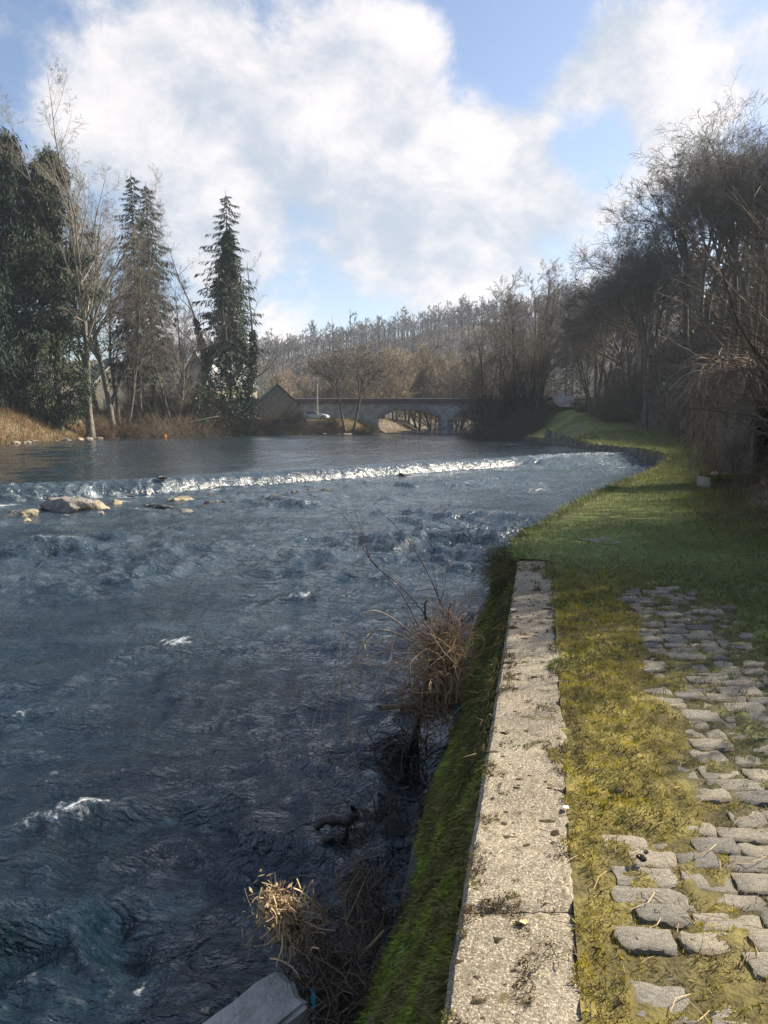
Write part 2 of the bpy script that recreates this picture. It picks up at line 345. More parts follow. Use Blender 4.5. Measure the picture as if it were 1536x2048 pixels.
def water_mat():
    m = bpy.data.materials.new('river_water'); m.use_nodes = True; t = m.node_tree; b = t.nodes['Principled BSDF']
    geo = N(t, 'ShaderNodeNewGeometry')
    b.inputs['IOR'].default_value = 1.62; ra = N(t, 'ShaderNodeAttribute', attribute_name='rough'); t.links.new(ra.outputs['Fac'], b.inputs['Roughness']); b.inputs['Specular IOR Level'].default_value = .55
    nz = N(t, 'ShaderNodeTexNoise'); t.links.new(geo.outputs['Position'], nz.inputs['Vector']); nz.inputs['Scale'].default_value = .9; nz.inputs['Detail'].default_value = 3
    mr = N(t, 'ShaderNodeMapRange'); t.links.new(nz.outputs['Fac'], mr.inputs['Value']); mr.inputs['From Min'].default_value = .45; mr.inputs['From Max'].default_value = .72
    mx = N(t, 'ShaderNodeMixRGB'); t.links.new(mr.outputs['Result'], mx.inputs['Fac'])
    mx.inputs['Color1'].default_value = (.004,.015,.027,1); mx.inputs['Color2'].default_value = (.009,.021,.028,1)
    sheen_at = N(t, 'ShaderNodeAttribute', attribute_name='painted_sheen'); mxa = N(t, 'ShaderNodeMixRGB'); t.links.new(sheen_at.outputs['Fac'], mxa.inputs['Fac'])
    t.links.new(mx.outputs['Color'], mxa.inputs['Color1']); mxa.inputs['Color2'].default_value = (.10,.14,.17,1)  # pale blue mixed into the base colour, standing in for reflected sky
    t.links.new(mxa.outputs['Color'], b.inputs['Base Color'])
    # fine ripples, stretched across the current
    calm = N(t, 'ShaderNodeAttribute', attribute_name='calm'); foam = N(t, 'ShaderNodeAttribute', attribute_name='foam')
    mp = N(t, 'ShaderNodeMapping'); t.links.new(geo.outputs['Position'], mp.inputs['Vector'])
    mp.inputs['Rotation'].default_value = (0, 0, math.radians(20)); mp.inputs['Scale'].default_value = (1.0, 2.0, 1.0)
    def bn(sc, det, dist=.6, ridged=False):
        n = N(t, 'ShaderNodeTexNoise'); t.links.new(mp.outputs['Vector'], n.inputs['Vector']); n.inputs['Scale'].default_value = sc
        n.inputs['Detail'].default_value = det; n.inputs['Roughness'].default_value = .55; n.inputs['Distortion'].default_value = dist
        if ridged: n.noise_type = 'RIDGED_MULTIFRACTAL'; n.normalize = True; n.inputs['Offset'].default_value = 1.0; n.inputs['Gain'].default_value = 1.5; n.inputs['Roughness'].default_value = .45
        return n.outputs['Fac']
    nr_ = N(t, 'ShaderNodeAttribute', attribute_name='near')
    b1 = N(t, 'ShaderNodeBump'); t.links.new(bn(1.6, 4, .8), b1.inputs['Height']); b1.inputs['Distance'].default_value = .18
    st1 = N(t, 'ShaderNodeMapRange'); t.links.new(calm.outputs['Fac'], st1.inputs['Value']); st1.inputs['To Min'].default_value = 1.0; st1.inputs['To Max'].default_value = .3
    t.links.new(st1.outputs['Result'], b1.inputs['Strength'])
    b2 = N(t, 'ShaderNodeBump'); t.links.new(bn(9.0, 5, 1.0), b2.inputs['Height']); b2.inputs['Distance'].default_value = .062
    st2 = N(t, 'ShaderNodeMapRange'); t.links.new(calm.outputs['Fac'], st2.inputs['Value']); st2.inputs['To Min'].default_value = 1.0; st2.inputs['To Max'].default_value = .35
    mu = N(t, 'ShaderNodeMath', operation='MULTIPLY'); t.links.new(st2.outputs['Result'], mu.inputs[0]); t.links.new(nr_.outputs['Fac'], mu.inputs[1]); t.links.new(mu.outputs['Value'], b2.inputs['Strength']); t.links.new(b1.outputs['Normal'], b2.inputs['Normal'])
    t.links.new(b2.outputs['Normal'], b.inputs['Normal'])
    # foam
    fz = N(t, 'ShaderNodeTexNoise'); t.links.new(geo.outputs['Position'], fz.inputs['Vector']); fz.inputs['Scale'].default_value = 26; fz.inputs['Detail'].default_value = 8; fz.inputs['Roughness'].default_value = .75
    ad = N(t, 'ShaderNodeMath', operation='ADD'); t.links.new(fz.outputs['Fac'], ad.inputs[0]); t.links.new(foam.outputs['Fac'], ad.inputs[1])
    fr = N(t, 'ShaderNodeMapRange', interpolation_type='SMOOTHSTEP'); t.links.new(ad.outputs['Value'], fr.inputs['Value']); fr.inputs['From Min'].default_value = .90; fr.inputs['From Max'].default_value = 1.42
    df = N(t, 'ShaderNodeBsdfDiffuse'); df.inputs['Color'].default_value = (.78,.82,.85,1); df.inputs['Roughness'].default_value = 1
    t.links.new(b2.outputs['Normal'], df.inputs['Normal'])
    ms = N(t, 'ShaderNodeMixShader'); t.links.new(fr.outputs['Result'], ms.inputs['Fac']); t.links.new(b.outputs['BSDF'], ms.inputs[1]); t.links.new(df.outputs['BSDF'], ms.inputs[2])
    t.links.new(ms.outputs['Shader'], t.nodes['Material Output'].inputs['Surface'])
    return m
M_water = water_mat()

# ------------------------------------------------------------------ the lie of the land
ZD, ZU = -1.4, -0.8                     # water below and above the weir
def XR(y): return np.interp(y, [-60,0,8.4,10.1,12.5,16.8,22,30,40,47,52,65,92,118,130,160,220,400,1400], [-12.5,-.23,1.48,1.7,2.7,4.7,7.4,10.9,15,17,17.2,16.5,16,17.5,20,22,26,60,200])
def XL(y): return np.interp(y, [-60,60,74,92,115,119,122,124,160,220,400,1400], [-42,-40,-37,-35,-28,-22,-8,-1.2,7,12,30,160])
def ZP(y): return np.interp(y, [0,20,32,60,75,90,97,110,130,200], [0,0,-.35,-.35,.5,2.3,3.0,4.2,4.2,4.0])
def WP(y): return np.interp(y, [-40,5,9,20,30,47,60,75,90,110,130,200,400], [6,4.6,3.3,2.3,3,4,7.5,8.5,9,14,24,50,90])
def land(x, y):
    x = np.asarray(x, float); y = np.asarray(y, float)
    dr, dl = x-XR(y), XL(y)-x
    zp = ZP(y); ze = np.minimum(zp, np.where(y > 40, -.3, 9))
    zr = ze + (zp-ze)*sstep(dr, .5, 6.5)
    e = np.maximum(dr-WP(y), 0)
    near = sstep(y, -10, 20)*.25 + .75
    hl = (np.sqrt(e*e+2.0**2)-2.0)*1.02*near
    hl = 46*(1-np.exp(-hl/46.))
    hl = hl*(1 + .10*fbm(x/17., y/17., 3, 3)) + sstep(e, 1, 6)*.5*fbm(x/4., y/4., 5, 3)
    top = np.interp(y, [60, 118, 122, 135], [2.4, 2.3, 1.5, 1.5])
    zl = -1.0 + (top+1.0)*sstep(dl, -.3, 5.5) + sstep(dl, 5, 20)*.4*fbm(x/9., y/9., 8, 3) + .12*fbm(x/1.5, y/1.5, 9, 3)*sstep(dl, 0, 3)
    Hr = np.interp(x, [-400,-62,0,57,114,300], [27,31,40,50,60,70])
    rid = sstep(y, 205, 400)*Hr*(1+.06*fbm(x/60., y/60., 12, 3))
    z = np.where(dl > -.3, zl+rid, np.where(dr > -.25, np.maximum(zr+hl, np.where(y > 200, rid, -9)), -2.3))
    z = np.where(y > 208, np.maximum(rid, np.minimum(2.0, z)), z)
    return z

# ground sheet, its columns following the two banks
ry = np.concatenate([np.arange(-60, 0, 4), np.arange(0, 70, .5), np.arange(70, 150, 1.0), np.arange(150, 450, 4), np.arange(450, 700, 50)])
lo = -np.concatenate([[-.3, 0, .4, .8, 1.3, 1.9, 2.6, 3.4, 4.3, 5.3, 6.5, 8], np.geomspace(10, 420, 34)])[::-1]
ro = np.concatenate([[-.25, .02, .2, .36, .5], np.arange(.8, 6, .35), np.arange(6, 34, .8), np.geomspace(36, 420, 22)])
G = []
for y in ry:
    xl, xr = XL(y), XR(y)
    G.append(np.concatenate([xl+lo, xl+.3+(xr-xl-.55-.3)*np.linspace(.04, .97, 7), [xr-.6], xr+ro]))
GX = np.array(G); GY = np.repeat(ry[:, None], GX.shape[1], 1)
GZ = land(GX, GY)
drg = GX-XR(GY)
GZ = GZ - .07*((drg > -.1) & (drg < 4.4))*(1-sstep(GY, 12.0, 13.2))
nr, nc = GX.shape
idx = np.arange(nr*nc).reshape(nr, nc)
gq = np.stack([idx[:-1, :-1], idx[:-1, 1:], idx[1:, 1:], idx[1:, :-1]], -1).reshape(-1, 4)
dlg = XL(GY)-GX; eg = drg-WP(GY)
nzc = fbm(GX/2.2, GY/2.2, 21, 4)[..., None]
c_litter = np.array([.11,.088,.066])*(1+.5*nzc); c_grass = np.array([.15,.18,.055])*(1+.35*nzc); c_dry = np.array([.15,.11,.065])*(1+.4*nzc)
cc = c_litter
pathm = (sstep(drg, .0, .4)*(1-sstep(eg, -.6, .8))*(1-sstep(GY, 100, 120)))[..., None]
cc = cc*(1-pathm)+c_grass*pathm
bare = (sstep(fbm(GX/3., GY/6., 31, 3), .25, .6)*sstep(GY, 48, 55)*(1-sstep(GY, 78, 90)))[..., None]*pathm
cc = cc*(1-.6*bare)+np.array([.22,.20,.15])*.6*bare
leftm = (sstep(dlg, -.2, .8)*(1-sstep(dlg, 10, 30))*(1-sstep(GY, 124, 129)))[..., None]
cc = cc*(1-leftm)+c_dry*leftm
link('ground', mesh('ground', [(np.stack([GX, GY, GZ], -1), gq)], M_ground, True, np.clip(cc, .01, 1).reshape(-1, 3)),
     label='brown leaf-littered valley ground with grassy riverbanks and hillsides', kind='structure')

# ------------------------------------------------------------------ river with weir
cpx = [(-500,990),(-250,978),(0,967),(160,962),(320,955),(500,943),(700,931),(900,919),(1090,910),(1200,906),(1330,903)]
crest = np.array([at_z(a, b, ZU)[:2] for a, b in cpx])
def YW(x): return np.interp(x, crest[:, 0], crest[:, 1])
avals = np.linspace(-1.05, .58, 370)
def build_water():
    cols = []
    n1, n2, n3 = 480, 54, 175
    A = avals
    # where each fan line meets the crest
    yc = np.full(len(A), 30.0)
    for _ in range(60): yc = .5*yc+.5*YW(A*(yc+1.0))
    t1 = np.linspace(0, 1, n1, endpoint=False)
    Y1 = np.exp(np.log(1.3)*(1-t1)[:, None] + np.log(np.maximum(yc-2.4, 3))[None, :]*t1[:, None])
    t2 = np.linspace(0, 1, n2, endpoint=False); Y2 = (yc-2.4)[None, :] + 2.9*t2[:, None]
    t3 = np.linspace(0, 1, n3); Y3 = np.exp(np.log(yc+.5)[None, :]*(1-t3)[:, None] + np.log(330.)*t3[:, None])
    Y = np.concatenate([Y1, Y2, Y3]); X = A[None, :]*(Y+1.0)
    s = Y-YW(X)                                    # >0 above the weir
    # weir profile
    wl = 1.15+4.5*sstep(X, 8.0, 12.5)
    k = np.clip((s+wl+.15*perlin(X/1.3, Y/9., 4))/wl, 0, 1)
    prof = np.sin(k*math.pi/2)**.75
    leftw = 1-sstep(X, -9, -2)                     # the left part tumbles over stones
    Z = ZD + (ZU-ZD)*prof
    face = sstep(s, -1.4, -1.0)*(1-sstep(s, -.35, .1))
    strk = fbm(X*3.6, Y*.5, 41, 4)+.5*leftw*fbm(X*5, Y*5, 46, 3)
    Z += face*(.03+.05*leftw)*strk
    # chop below the weir
    down = 1-sstep(s, -2.6, -1.1)
    ang = math.radians(20); U = X*math.cos(ang)+Y*math.sin(ang)*.0 - Y*.28; V = Y*math.cos(ang)+X*.22
    wx = .75*fbm(U*.45, V*.45, 61, 4); wy = .75*fbm(U*.45, V*.45, 67, 4)
    r1 = 1-2*np.abs(perlin(U*.55+wx, V*.95+wy, 71)); r2 = 1-2*np.abs(perlin(U*1.2+wx*1.6, V*2.2+wy*1.6, 75))
    r3 = perlin(U*2.6+wx*2, V*4.6+wy*2, 79); r4 = perlin(U*5.5+wx*3, V*9.5+wy*3, 83)
    energy = np.clip(.62+.95*fbm(X*.14, Y*.14, 91, 3), .15, 1.35)
    calmL = sstep(X, -11, -5)*.7+.3; far = 1-.2*sstep(Y, 10, 30)
    energy = energy*np.maximum(calmL, .25)*far*1.12
    sw = perlin(U*.30+wx*.8, V*.52+wy*.8, 73)
    h = .085*sw+.095*r1*np.clip(.5+sw, 0, 1.2)+.048*r2*np.clip(.55+.8*r1, 0, 1.3)+.020*r3+.009*r4
    Z += down*h*energy*1.7
    # breakers
    foam = np.zeros_like(Z)
    def breaker(px, py, wpx, rot, hgt, thick, fo):
        c = at_z(px, py, ZD); wid = wpx/F*c[1]
        ca, sa = math.cos(rot), math.sin(rot)
        u = (X-c[0])*ca+(Y-c[1])*sa; v = -(X-c[0])*sa+(Y-c[1])*ca
        v = v + .25*wid*fbm(u/wid*2.5, v*0+px, 3, 3)
        g = np.exp(-(u/wid)**2)
        prof_ = np.exp(-(v/thick)**2) + .0
        return hgt*g*prof_*(1+.3*perlin(X*6, Y*6, 5)), min(.78, fo*1.38)*g*np.exp(-((v+thick*.25)/(thick*.8))**2)*(.78+.55*fbm(X*9, Y*9, 15, 4))
    for b in [(140,1645,120,.5,.12,.20,.70),(600,1205,60,.05,.13,.26,.52),(355,1290,60,.05,.09,.25,.58),(480,1440,80,.1,.06,.22,.35),
              (580,1150,90,.0,.10,.3,.2),(820,1170,60,.1,.08,.25,.3),(250,1320,90,-.2,.07,.25,.35),(60,1420,80,.3,.05,.2,.42),(345,1700,26,1.2,.04,.08,.45),
              (110,1560,60,.5,.04,.15,.45),(860,1065,60,.1,.09,.3,.4),(700,1100,70,.1,.07,.3,.3),(930,1080,50,.1,.08,.3,.42),(60,1980,60,.7,.03,.1,.4),(275,1980,40,.7,.03,.1,.42)]:
        dz, df = breaker(*b); Z += dz*down; foam = np.maximum(foam, df)
    crv = np.clip(.5+sw, 0, 1.2)*r1*.6+.45*r2*np.clip(.55+.8*r1, 0, 1.3)+.15*r4+.35*fbm(X*.35, Y*.35, 95, 3)
    spark = sstep(crv, .50, 1.10)*.60*np.clip(energy, .3, 1)*sstep(Y, 2.5, 5)
    foam = np.maximum(foam, spark*down)
    # foam at the toe of the weir and trailing off it
    rapid = sstep(X, 6.5, 9.5)*sstep(s, -7, -2)*(1-sstep(s, -.6, .3))
    Z += rapid*(.09*r2+.06*r3+.03*r4); foam = np.maximum(foam, rapid*(.30+.34*sstep(r2+.5*r3, .2, 1.1)))
    toe = (1-.7*sstep(X, 3, 11))*sstep(s, -2.6-1.5*np.abs(perlin(X/2., Y/3., 6)), -1.5)*(1-sstep(s, -1.0, -.75))
    casc = face*(.20+.32*leftw)*sstep(strk, -.35, .5)
    trail = sstep(s, -9, -1.6)*(1-sstep(s, -1.6, -1.2))*.56*(.6+.7*fbm(X*.8, Y*1.2, 33, 4))
    rightw = sstep(X, 6, 11)
    foam = np.maximum.reduce([foam, toe*(.29+.38*fbm(X*1.1, Y*2.0, 34, 3)+.22*fbm(X*4, Y*4, 38, 3)+.08*leftw), casc, trail])
    Z += toe*.05*fbm(X*3, Y*3, 36, 3)
    calm = sstep(s, -.8, .4)
    rgh = np.interp(Y, [3, 8, 16, 32, 60], [.02, .035, .09, .16, .18])*(1-calm)+calm*.07
    up = sstep(s, .0, 1.0)
    painted_sheen = np.clip((1-calm)*(sstep(s, -34, -2)*.75*(.35+.65*sstep(X-.30*Y, -14, 0))+.22*fbm(X*.35, Y*.6, 97, 4)*sstep(Y, 4, 9)), 0, 1)+.10*calm  # painted sky sheen: water colour lightened towards the weir and the right, faintly upstream
    sp = Y*.0142
    Z += up*sp*(.075*perlin(X/(sp*5), np.arange(Y.shape[0])[:, None]*.31+X*.0, 44)+.05*perlin(X/(sp*2.6)+5, np.arange(Y.shape[0])[:, None]*.55, 45))*np.clip(1+.9*fbm(X/9, Y/22, 47, 3), .25, 2)
    nr, nc = X.shape; idx = np.arange(nr*nc).reshape(nr, nc)
    q = np.stack([idx[:-1, :-1], idx[:-1, 1:], idx[1:, 1:], idx[1:, :-1]], -1).reshape(-1, 4)
    # leave out what lies under the land
    cx = X.ravel()[q].mean(1); cy = Y.ravel()[q].mean(1)
    keep = (cx > XL(cy)-1.0) & (cx < XR(cy)+1.0)
    me = mesh('river', [(np.stack([X, Y, Z], -1), q[keep])], M_water, True, attrs={'foam': foam, 'calm': calm, 'rough': rgh, 'painted_sheen': painted_sheen, 'near': np.interp(Y, [5, 12, 25], [1.0, .65, .45])})
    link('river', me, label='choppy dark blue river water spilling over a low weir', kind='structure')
build_water()
weir = empty('weir', (0, float(YW(0.)), ZD), label='low stone weir sill lying oblique across the river under the spilling water', cat='weir')
cw = poly(np.column_stack([crest, np.full(len(crest), 0)]), 60)
a_ = np.column_stack([cw[:, 0], cw[:, 1]-.35]); b_ = np.column_stack([cw[:, 0], cw[:, 1]+.4])
Vw = np.concatenate([np.column_stack([a_[:, 0], a_[:, 1]-.6, np.full(60, ZD-.7)]), np.column_stack([a_, np.full(60, ZU-.22)]), np.column_stack([b_, np.full(60, ZU-.14)]), np.column_stack([b_[:, 0], b_[:, 1]+.2, np.full(60, -2.2)])])
ii = np.arange(240).reshape(4, 60)
ow = link('sill', mesh('weir_sill', [(Vw-np.array([0, float(YW(0.)), ZD]), np.stack([ii[:-1, :-1], ii[:-1, 1:], ii[1:, 1:], ii[1:, :-1]], -1).reshape(-1, 4))], M_rock_wet), weir)

# ------------------------------------------------------------------ rocks in the river
def rock_mesh(name, seed, m, flat=.6, sub=3, rough=.34, cuts=11):
    V, Fc = icos(sub); r = rng(seed)
    for _ in range(cuts):
        n = unit(r.normal(size=3)+np.array([0, 0, .3])); d = r.uniform(.50, .88)
        ov = np.maximum(V@n-d, 0); V = V-ov[:, None]*n
    nzv = fbm(V[:, 0]*1.7+seed, V[:, 1]*1.7+V[:, 2]*1.3, seed, 4)
    V = V*(1+rough*.5*nzv)[:, None]; V[:, 2] *= flat
    return mesh(name, [(V, Fc)], m, False)
RM = {}
for i in range(4):
    RM['g', i] = rock_mesh('rock_grey', 10+i, M_rock, .55); RM['t', i] = rock_mesh('rock_tan', 20+i, M_rock_tan, .55); RM['d', i] = rock_mesh('rock_wet', 30+i, M_rock_wet, .45, rough=.45)
rocks = [(140,1022,56,.62,'g',0,'large grey boulder with bright top among the stones below the weir'),(60,1032,20,.75,'t',0,'round tan stone standing alone left of the large grey boulder'),
 (52,1043,12,.6,'t',1,'small pale stone at the foot of the round tan stone'),(203,1020,25,.6,'t',2,'angular pale tan stone leaning on the right of the large boulder'),
 (232,1008,20,.5,'t',3,'rounded tan stone just right of the boulder group'),(192,1010,16,.7,'t',1,'tan stone wedged behind the boulder group'),(205,1030,22,.35,'g',2,'flat grey stone awash in front of the tan stones'),
 (132,1033,9,.5,'t',2,'small pale pebble stone in front of the large boulder'),(270,1023,14,.4,'t',0,'small flat pale stone in open water right of the boulder group'),(368,1003,30,.42,'t',3,'long flat tan slab stone below the weir'),
 (372,1023,20,.4,'g',1,'low grey stone in front of the long flat slab'),(440,981,13,.5,'d',0,None),(512,974,12,.45,'d',1,None),(502,990,10,.4,'d',2,None),(527,989,8,.4,'d',3,None),
 (562,1003,27,.45,'d',1,'broad low dark wet rock in the middle of the channel below the weir'),(625,982,10,.5,'d',2,None),(655,985,12,.45,'d',3,None),(805,952,8,.5,'d',0,None),
 (262,994,8,.5,'d',1,None),(425,995,9,.6,'d',2,None),(300,1012,10,.4,'d',3,None),(95,1020,14,.4,'d',0,None),(18,1033,12,.4,'d',1,None),(430,1007,22,.25,'d',2,None),(330,1016,16,.3,'d',0,None),(35,1026,16,.3,'d',3,None),(590,985,9,.3,'d',0,None)]
r = rng(5)
for i, (px, py, hw, fl, k, v, lab) in enumerate(rocks):
    p = at_z(px, py, ZD); s = hw/F*p[1]*(1.4 if k == 'd' else 1.1)
    link('river_rock', RM[k, v], None, (p[0], p[1], ZD+.02), (0, 0, r.uniform(0, 6.28) if fl < .6 else i*.7), (s, s*.8, s*fl*(2.3 if k == 'd' else 1.5)),
         label=lab or 'small dark wet rock breaking the white water below the weir', cat='rock', group=None if lab else 'dark wet rocks below the weir')
p = at_z(322, 957, ZU); link('river_rock', RM['d', 0], None, (p[0], p[1]+.2, ZU+.02), (0, 0, 1), (.28, .22, .16), label='small dark rock sitting on the crest of the weir', cat='rock')

# ------------------------------------------------------------------ quay wall
def edge(y): return XR(y)
quay = empty('quay_wall', (float(XR(3.)), 3.0, 0), label='sloping mossy quay wall with a pale concrete coping along the path', cat='wall')
qo = np.array([float(XR(3.)), 3.0, 0])
joints = [-3.0, 1.62, 2.35, 4.95, 8.62]
dirw = unit(np.array([.2036, 1.0, 0])); perp = np.array([dirw[1], -dirw[0], 0])     # to the right of the wall
r = rng(3)
for a, b in zip(joints[:-1], joints[1:]):
    nx_, ny_ = 22, int((b-a)/.03)
    uu = np.linspace(0, 1, nx_); yy = np.linspace(a+.003, b-.003, ny_)
    U, Y = np.meshgrid(uu, yy)
    wid = .385+.012*fbm(Y*2, Y*0+a, 2, 3)
    ex0 = XR(Y)+.004*fbm(Y*5, Y*0, 7, 3)+.006*np.minimum(0, fbm(Y*22, Y*0+3, 8, 3))
    X = ex0+U*wid*1.02; Z = .012*fbm(X*3, Y*3, 11, 4)*.4 - .02*np.maximum(0, 1-np.minimum(U, 1-U)*14)**2 + .004*fbm(X*40, Y*40, 13, 2)
    Z -= .012*np.exp(-((Y-a)/.02)**2)+.012*np.exp(-((Y-b)/.02)**2)
    P = np.stack([X, Y, Z], -1).reshape(-1, 3); ii = np.arange(nx_*ny_).reshape(ny_, nx_)
    q = np.stack([ii[:-1, :-1], ii[:-1, 1:], ii[1:, 1:], ii[1:, :-1]], -1).reshape(-1, 4)
    # sides
    loop = np.concatenate([ii[:, 0], ii[-1, 1:], ii[::-1, -1][1:], ii[0, ::-1][1:-1]])
    lowv = P[loop]+np.array([0, 0, -.20]); li = len(P)+np.arange(len(loop))
    sq = np.stack([loop, np.roll(loop, -1), np.roll(li, -1), li], -1)
    link('coping_slab', mesh('coping_slab', [(np.concatenate([P, lowv])-qo, [q, sq])], M_coping, False), quay)
# battered face down into the water
yy = np.concatenate([np.arange(-8, 12, .06), np.arange(12, 46, .5), np.arange(46, 78, .4)]); tt = np.linspace(0, 1, 26)
T, Y = np.meshgrid(tt, yy)
near = 1-sstep(Y, 9, 14)
topz = np.where(Y < 8.6, -.14, ZP(Y)-.06)
Z = topz+( -1.9-topz)*T
bat = np.where(Y < 40, .47, .12)
X = XR(Y)-.015-(-Z+topz)*bat + near*.05*fbm(Y*2.2, Z*2.2, 17, 4)
P = np.stack([X, Y, Z], -1); ii = np.arange(P.shape[0]*P.shape[1]).reshape(P.shape[:2])
M_face = mat('wall_face', (.07,.066,.055), (.20,.19,.16), 1.3, .85, .9, 16)
link('wall_face', mesh('wall_face', [(P.reshape(-1, 3)-qo, np.stack([ii[:-1, :-1], ii[1:, :-1], ii[1:, 1:], ii[:-1, 1:]], -1).reshape(-1, 4))], M_face, True), quay)
def face_pt(y, z):
    return np.stack([XR(y)-.015-(-.14-z)*.47+.05*fbm(y*2.2, z*2.2, 17, 4), y, z], -1)
# moss hanging on the face
r = rng(8); n = 90000
y = np.exp(r.uniform(np.log(1.0), np.log(9.5), n)); dz = r.beta(1.0, 1.35, n)*1.25; z = -.06-dz
cover = fbm(y*1.4, z*1.6, 55, 4)+.55-.75*sstep(dz, .45, 1.2)
k = cover+r.uniform(-.25, .25, n) > .0; y, z, cover = y[k], z[k], cover[k]; n = len(y)
P = face_pt(y, z)+np.array([-.006, 0, .0])+np.array([-1, 0, 0])*(.02*np.clip(cover, 0, 1))[:, None]
D = np.array([-.75, .1, -.55])+r.normal(0, .45, (n, 3))
L = r.uniform(.014, .045, n)*(1+.25*np.maximum(0, y-3)); 
g = fbm(y*3, z*3, 58, 3)[:, None]
cm = np.where(g > .1, np.array([.175,.215,.035]), np.array([.19,.18,.055]))*(1+.35*g)*r.uniform(.55, 1.4, (n, 1))
V, Fc = blades(P, D, L, L*.35, r)
link('wall_moss', mesh('wall_moss', [(V-qo, Fc)], M_moss, False, np.repeat(cm, 3, 0)), quay, kind='stuff')
# trailing dead grass and grass on the wall edge further along
r = rng(9); n = 5200
y = r.uniform(3.6, 9.6, n); P = np.stack([XR(y)+r.uniform(-.04, .03, n), y, r.uniform(-.5, .0, n)**1], -1); P[:, 2] = -np.abs(r.normal(0, .18, n)); P[:, 0] += P[:, 2]*.47
D = np.array([-.35, -.1, -.8])+r.normal(0, .35, (n, 3)); L = r.uniform(.06, .22, n)
V, Fc = blades(P, D, L, .006, r); cg = np.where(r.random((n, 1)) < .4, np.array([.16,.13,.06]), np.array([.06,.075,.025]))*r.uniform(.6, 1.3, (n, 1))
link('trailing_grass', mesh('trailing_grass', [(V-qo, Fc)], M_blade, False, np.repeat(cg, 3, 0)), quay, kind='stuff')
# dark moss cushions sprinkled over the coping
r = rng(12); V0, F0 = icos(1); parts = []
n = 330
y = np.exp(r.uniform(np.log(1.3), np.log(8.3), n)); u = r.uniform(.02, .38, n)
for i in range(n):
    s = r.lognormal(math.log(.0055), .5)*(1+.10*y[i])
    parts.append((V0*np.array([s*r.uniform(.8, 2.0), s, s*.35])*(1+.3*r.normal(size=(len(V0), 1)))+np.array([XR(y[i])+u[i], y[i], -.002])-qo, F0))
cush = mat('moss_cushion', (.03,.024,.014), (.07,.055,.028), 60, .95)
link('moss_cushions', mesh('moss_cushions', parts, cush, False), quay, kind='stuff')

r = rng(14); n = 60000
y = np.exp(r.uniform(np.log(1.2), np.log(8.4), n)); u = r.uniform(.0, .385, n)
cv_ = fbm(u*7, y*4, 161, 4)+.35*fbm(u*22, y*16, 163, 3)+.25*(1-sstep(y, 1.6, 2.6))+.18*sstep(np.abs(u-.19), .10, .19)
k = cv_+r.uniform(-.12, .12, n) > .52; y, u = y[k], u[k]; n = len(y)
L = r.uniform(.005, .016, n)*(.8+.12*y); P = np.stack([XR(y)+u, y, np.full(n, -.001)], -1)
cb = np.where(fbm(u*9, y*7, 165, 2)[:, None] > .15, np.array([.17,.15,.04]), np.array([.12,.085,.045]))*r.uniform(.5, 1.4, (n, 1))
V, Fc = blades(P, UP_+r.normal(0, .7, (n, 3)), L, L*.3, r)
link('coping_moss', mesh('coping_moss', [(V-qo, Fc)], M_moss, False, np.repeat(cb, 3, 0)), quay, kind='stuff')

# ------------------------------------------------------------------ path of setts, moss and grass
def moss_amount(s, y):
    n = fbm(s*3.2, y*1.5, 101, 4); n2 = fbm(s*9, y*6, 103, 3)
    a = 1-sstep(s, .64+.04*y, .88+.04*y)
    a = a*(.10+.9*sstep(y+.35*fbm(s*2.5, y*2.5, 107, 2), 2.5, 3.1))
    a = np.maximum(a, .62*(1-sstep(s, .42, .6)))
    c = sstep(s, 1.55, 2.05)
    far = sstep(y, 6.8, 7.8)
    sett = np.maximum.reduce([a, c, far])
    return np.clip(sett*.75+.33+.42*n+.25*n2-.12, 0, 1)
ys = np.concatenate([np.arange(-1.2, 5, .028), np.arange(5, 13, .05)]); ss = np.concatenate([np.arange(.375, 2.6, .028), np.arange(2.6, 4.5, .07)])
S, Y = np.meshgrid(ss, ys); S = S-.40*sstep(Y, 8.5, 8.8)*(1-sstep(S, .375, 1.2)); X = XR(Y)+S
Mo = moss_amount(S, Y)
fade = 1-sstep(Y, 11.8, 12.9)
def path_z(s, y):
    m = moss_amount(s, y)
    lift = sstep(s, 1.9, 4.2)*.10
    z = -.028+.036*m+.020*fbm(s*15, y*15, 111, 4)*m+.02*fbm(s*1.5, y*1.5, 113, 3)+lift
    f = 1-sstep(y, 11.0, 12.4)
    return z*f + (1-f)*(-.05)+ZP(y)+(land(XR(y)+s, y)-ZP(y))*sstep(s, 3.0, 4.2)
Z = path_z(S, Y)
g = fbm(S*5, Y*5, 121, 3)[..., None]
warm = ((1-sstep(S, .8+.04*Y, 1.15+.05*Y)*sstep(Y, 2.6, 3.4))*(1-.8*sstep(Y, 6.2, 8.6)))[..., None]
c = np.array([.075,.063,.032])*(1-Mo[..., None])+Mo[..., None]*(warm*np.array([.175,.147,.038])+(1-warm)*np.array([.13,.15,.05]))
c = c*(1+.5*g)
farp = sstep(Y, 7.2, 9.5)[..., None]; c = c*(1-farp)+farp*np.array([.15,.18,.055])*(1+.35*fbm(X/2.2, Y/2.2, 21, 4)[..., None])
ii = np.arange(S.size).reshape(S.shape)
path = link('path', mesh('path', [(np.stack([X, Y, Z], -1), np.stack([ii[:-1, :-1], ii[:-1, 1:], ii[1:, 1:], ii[1:, :-1]], -1).reshape(-1, 4))], M_path, True, np.clip(c, .01, 1).reshape(-1, 3)),
            label='old sett-paved riverside path half overgrown with moss and grass', kind='structure')
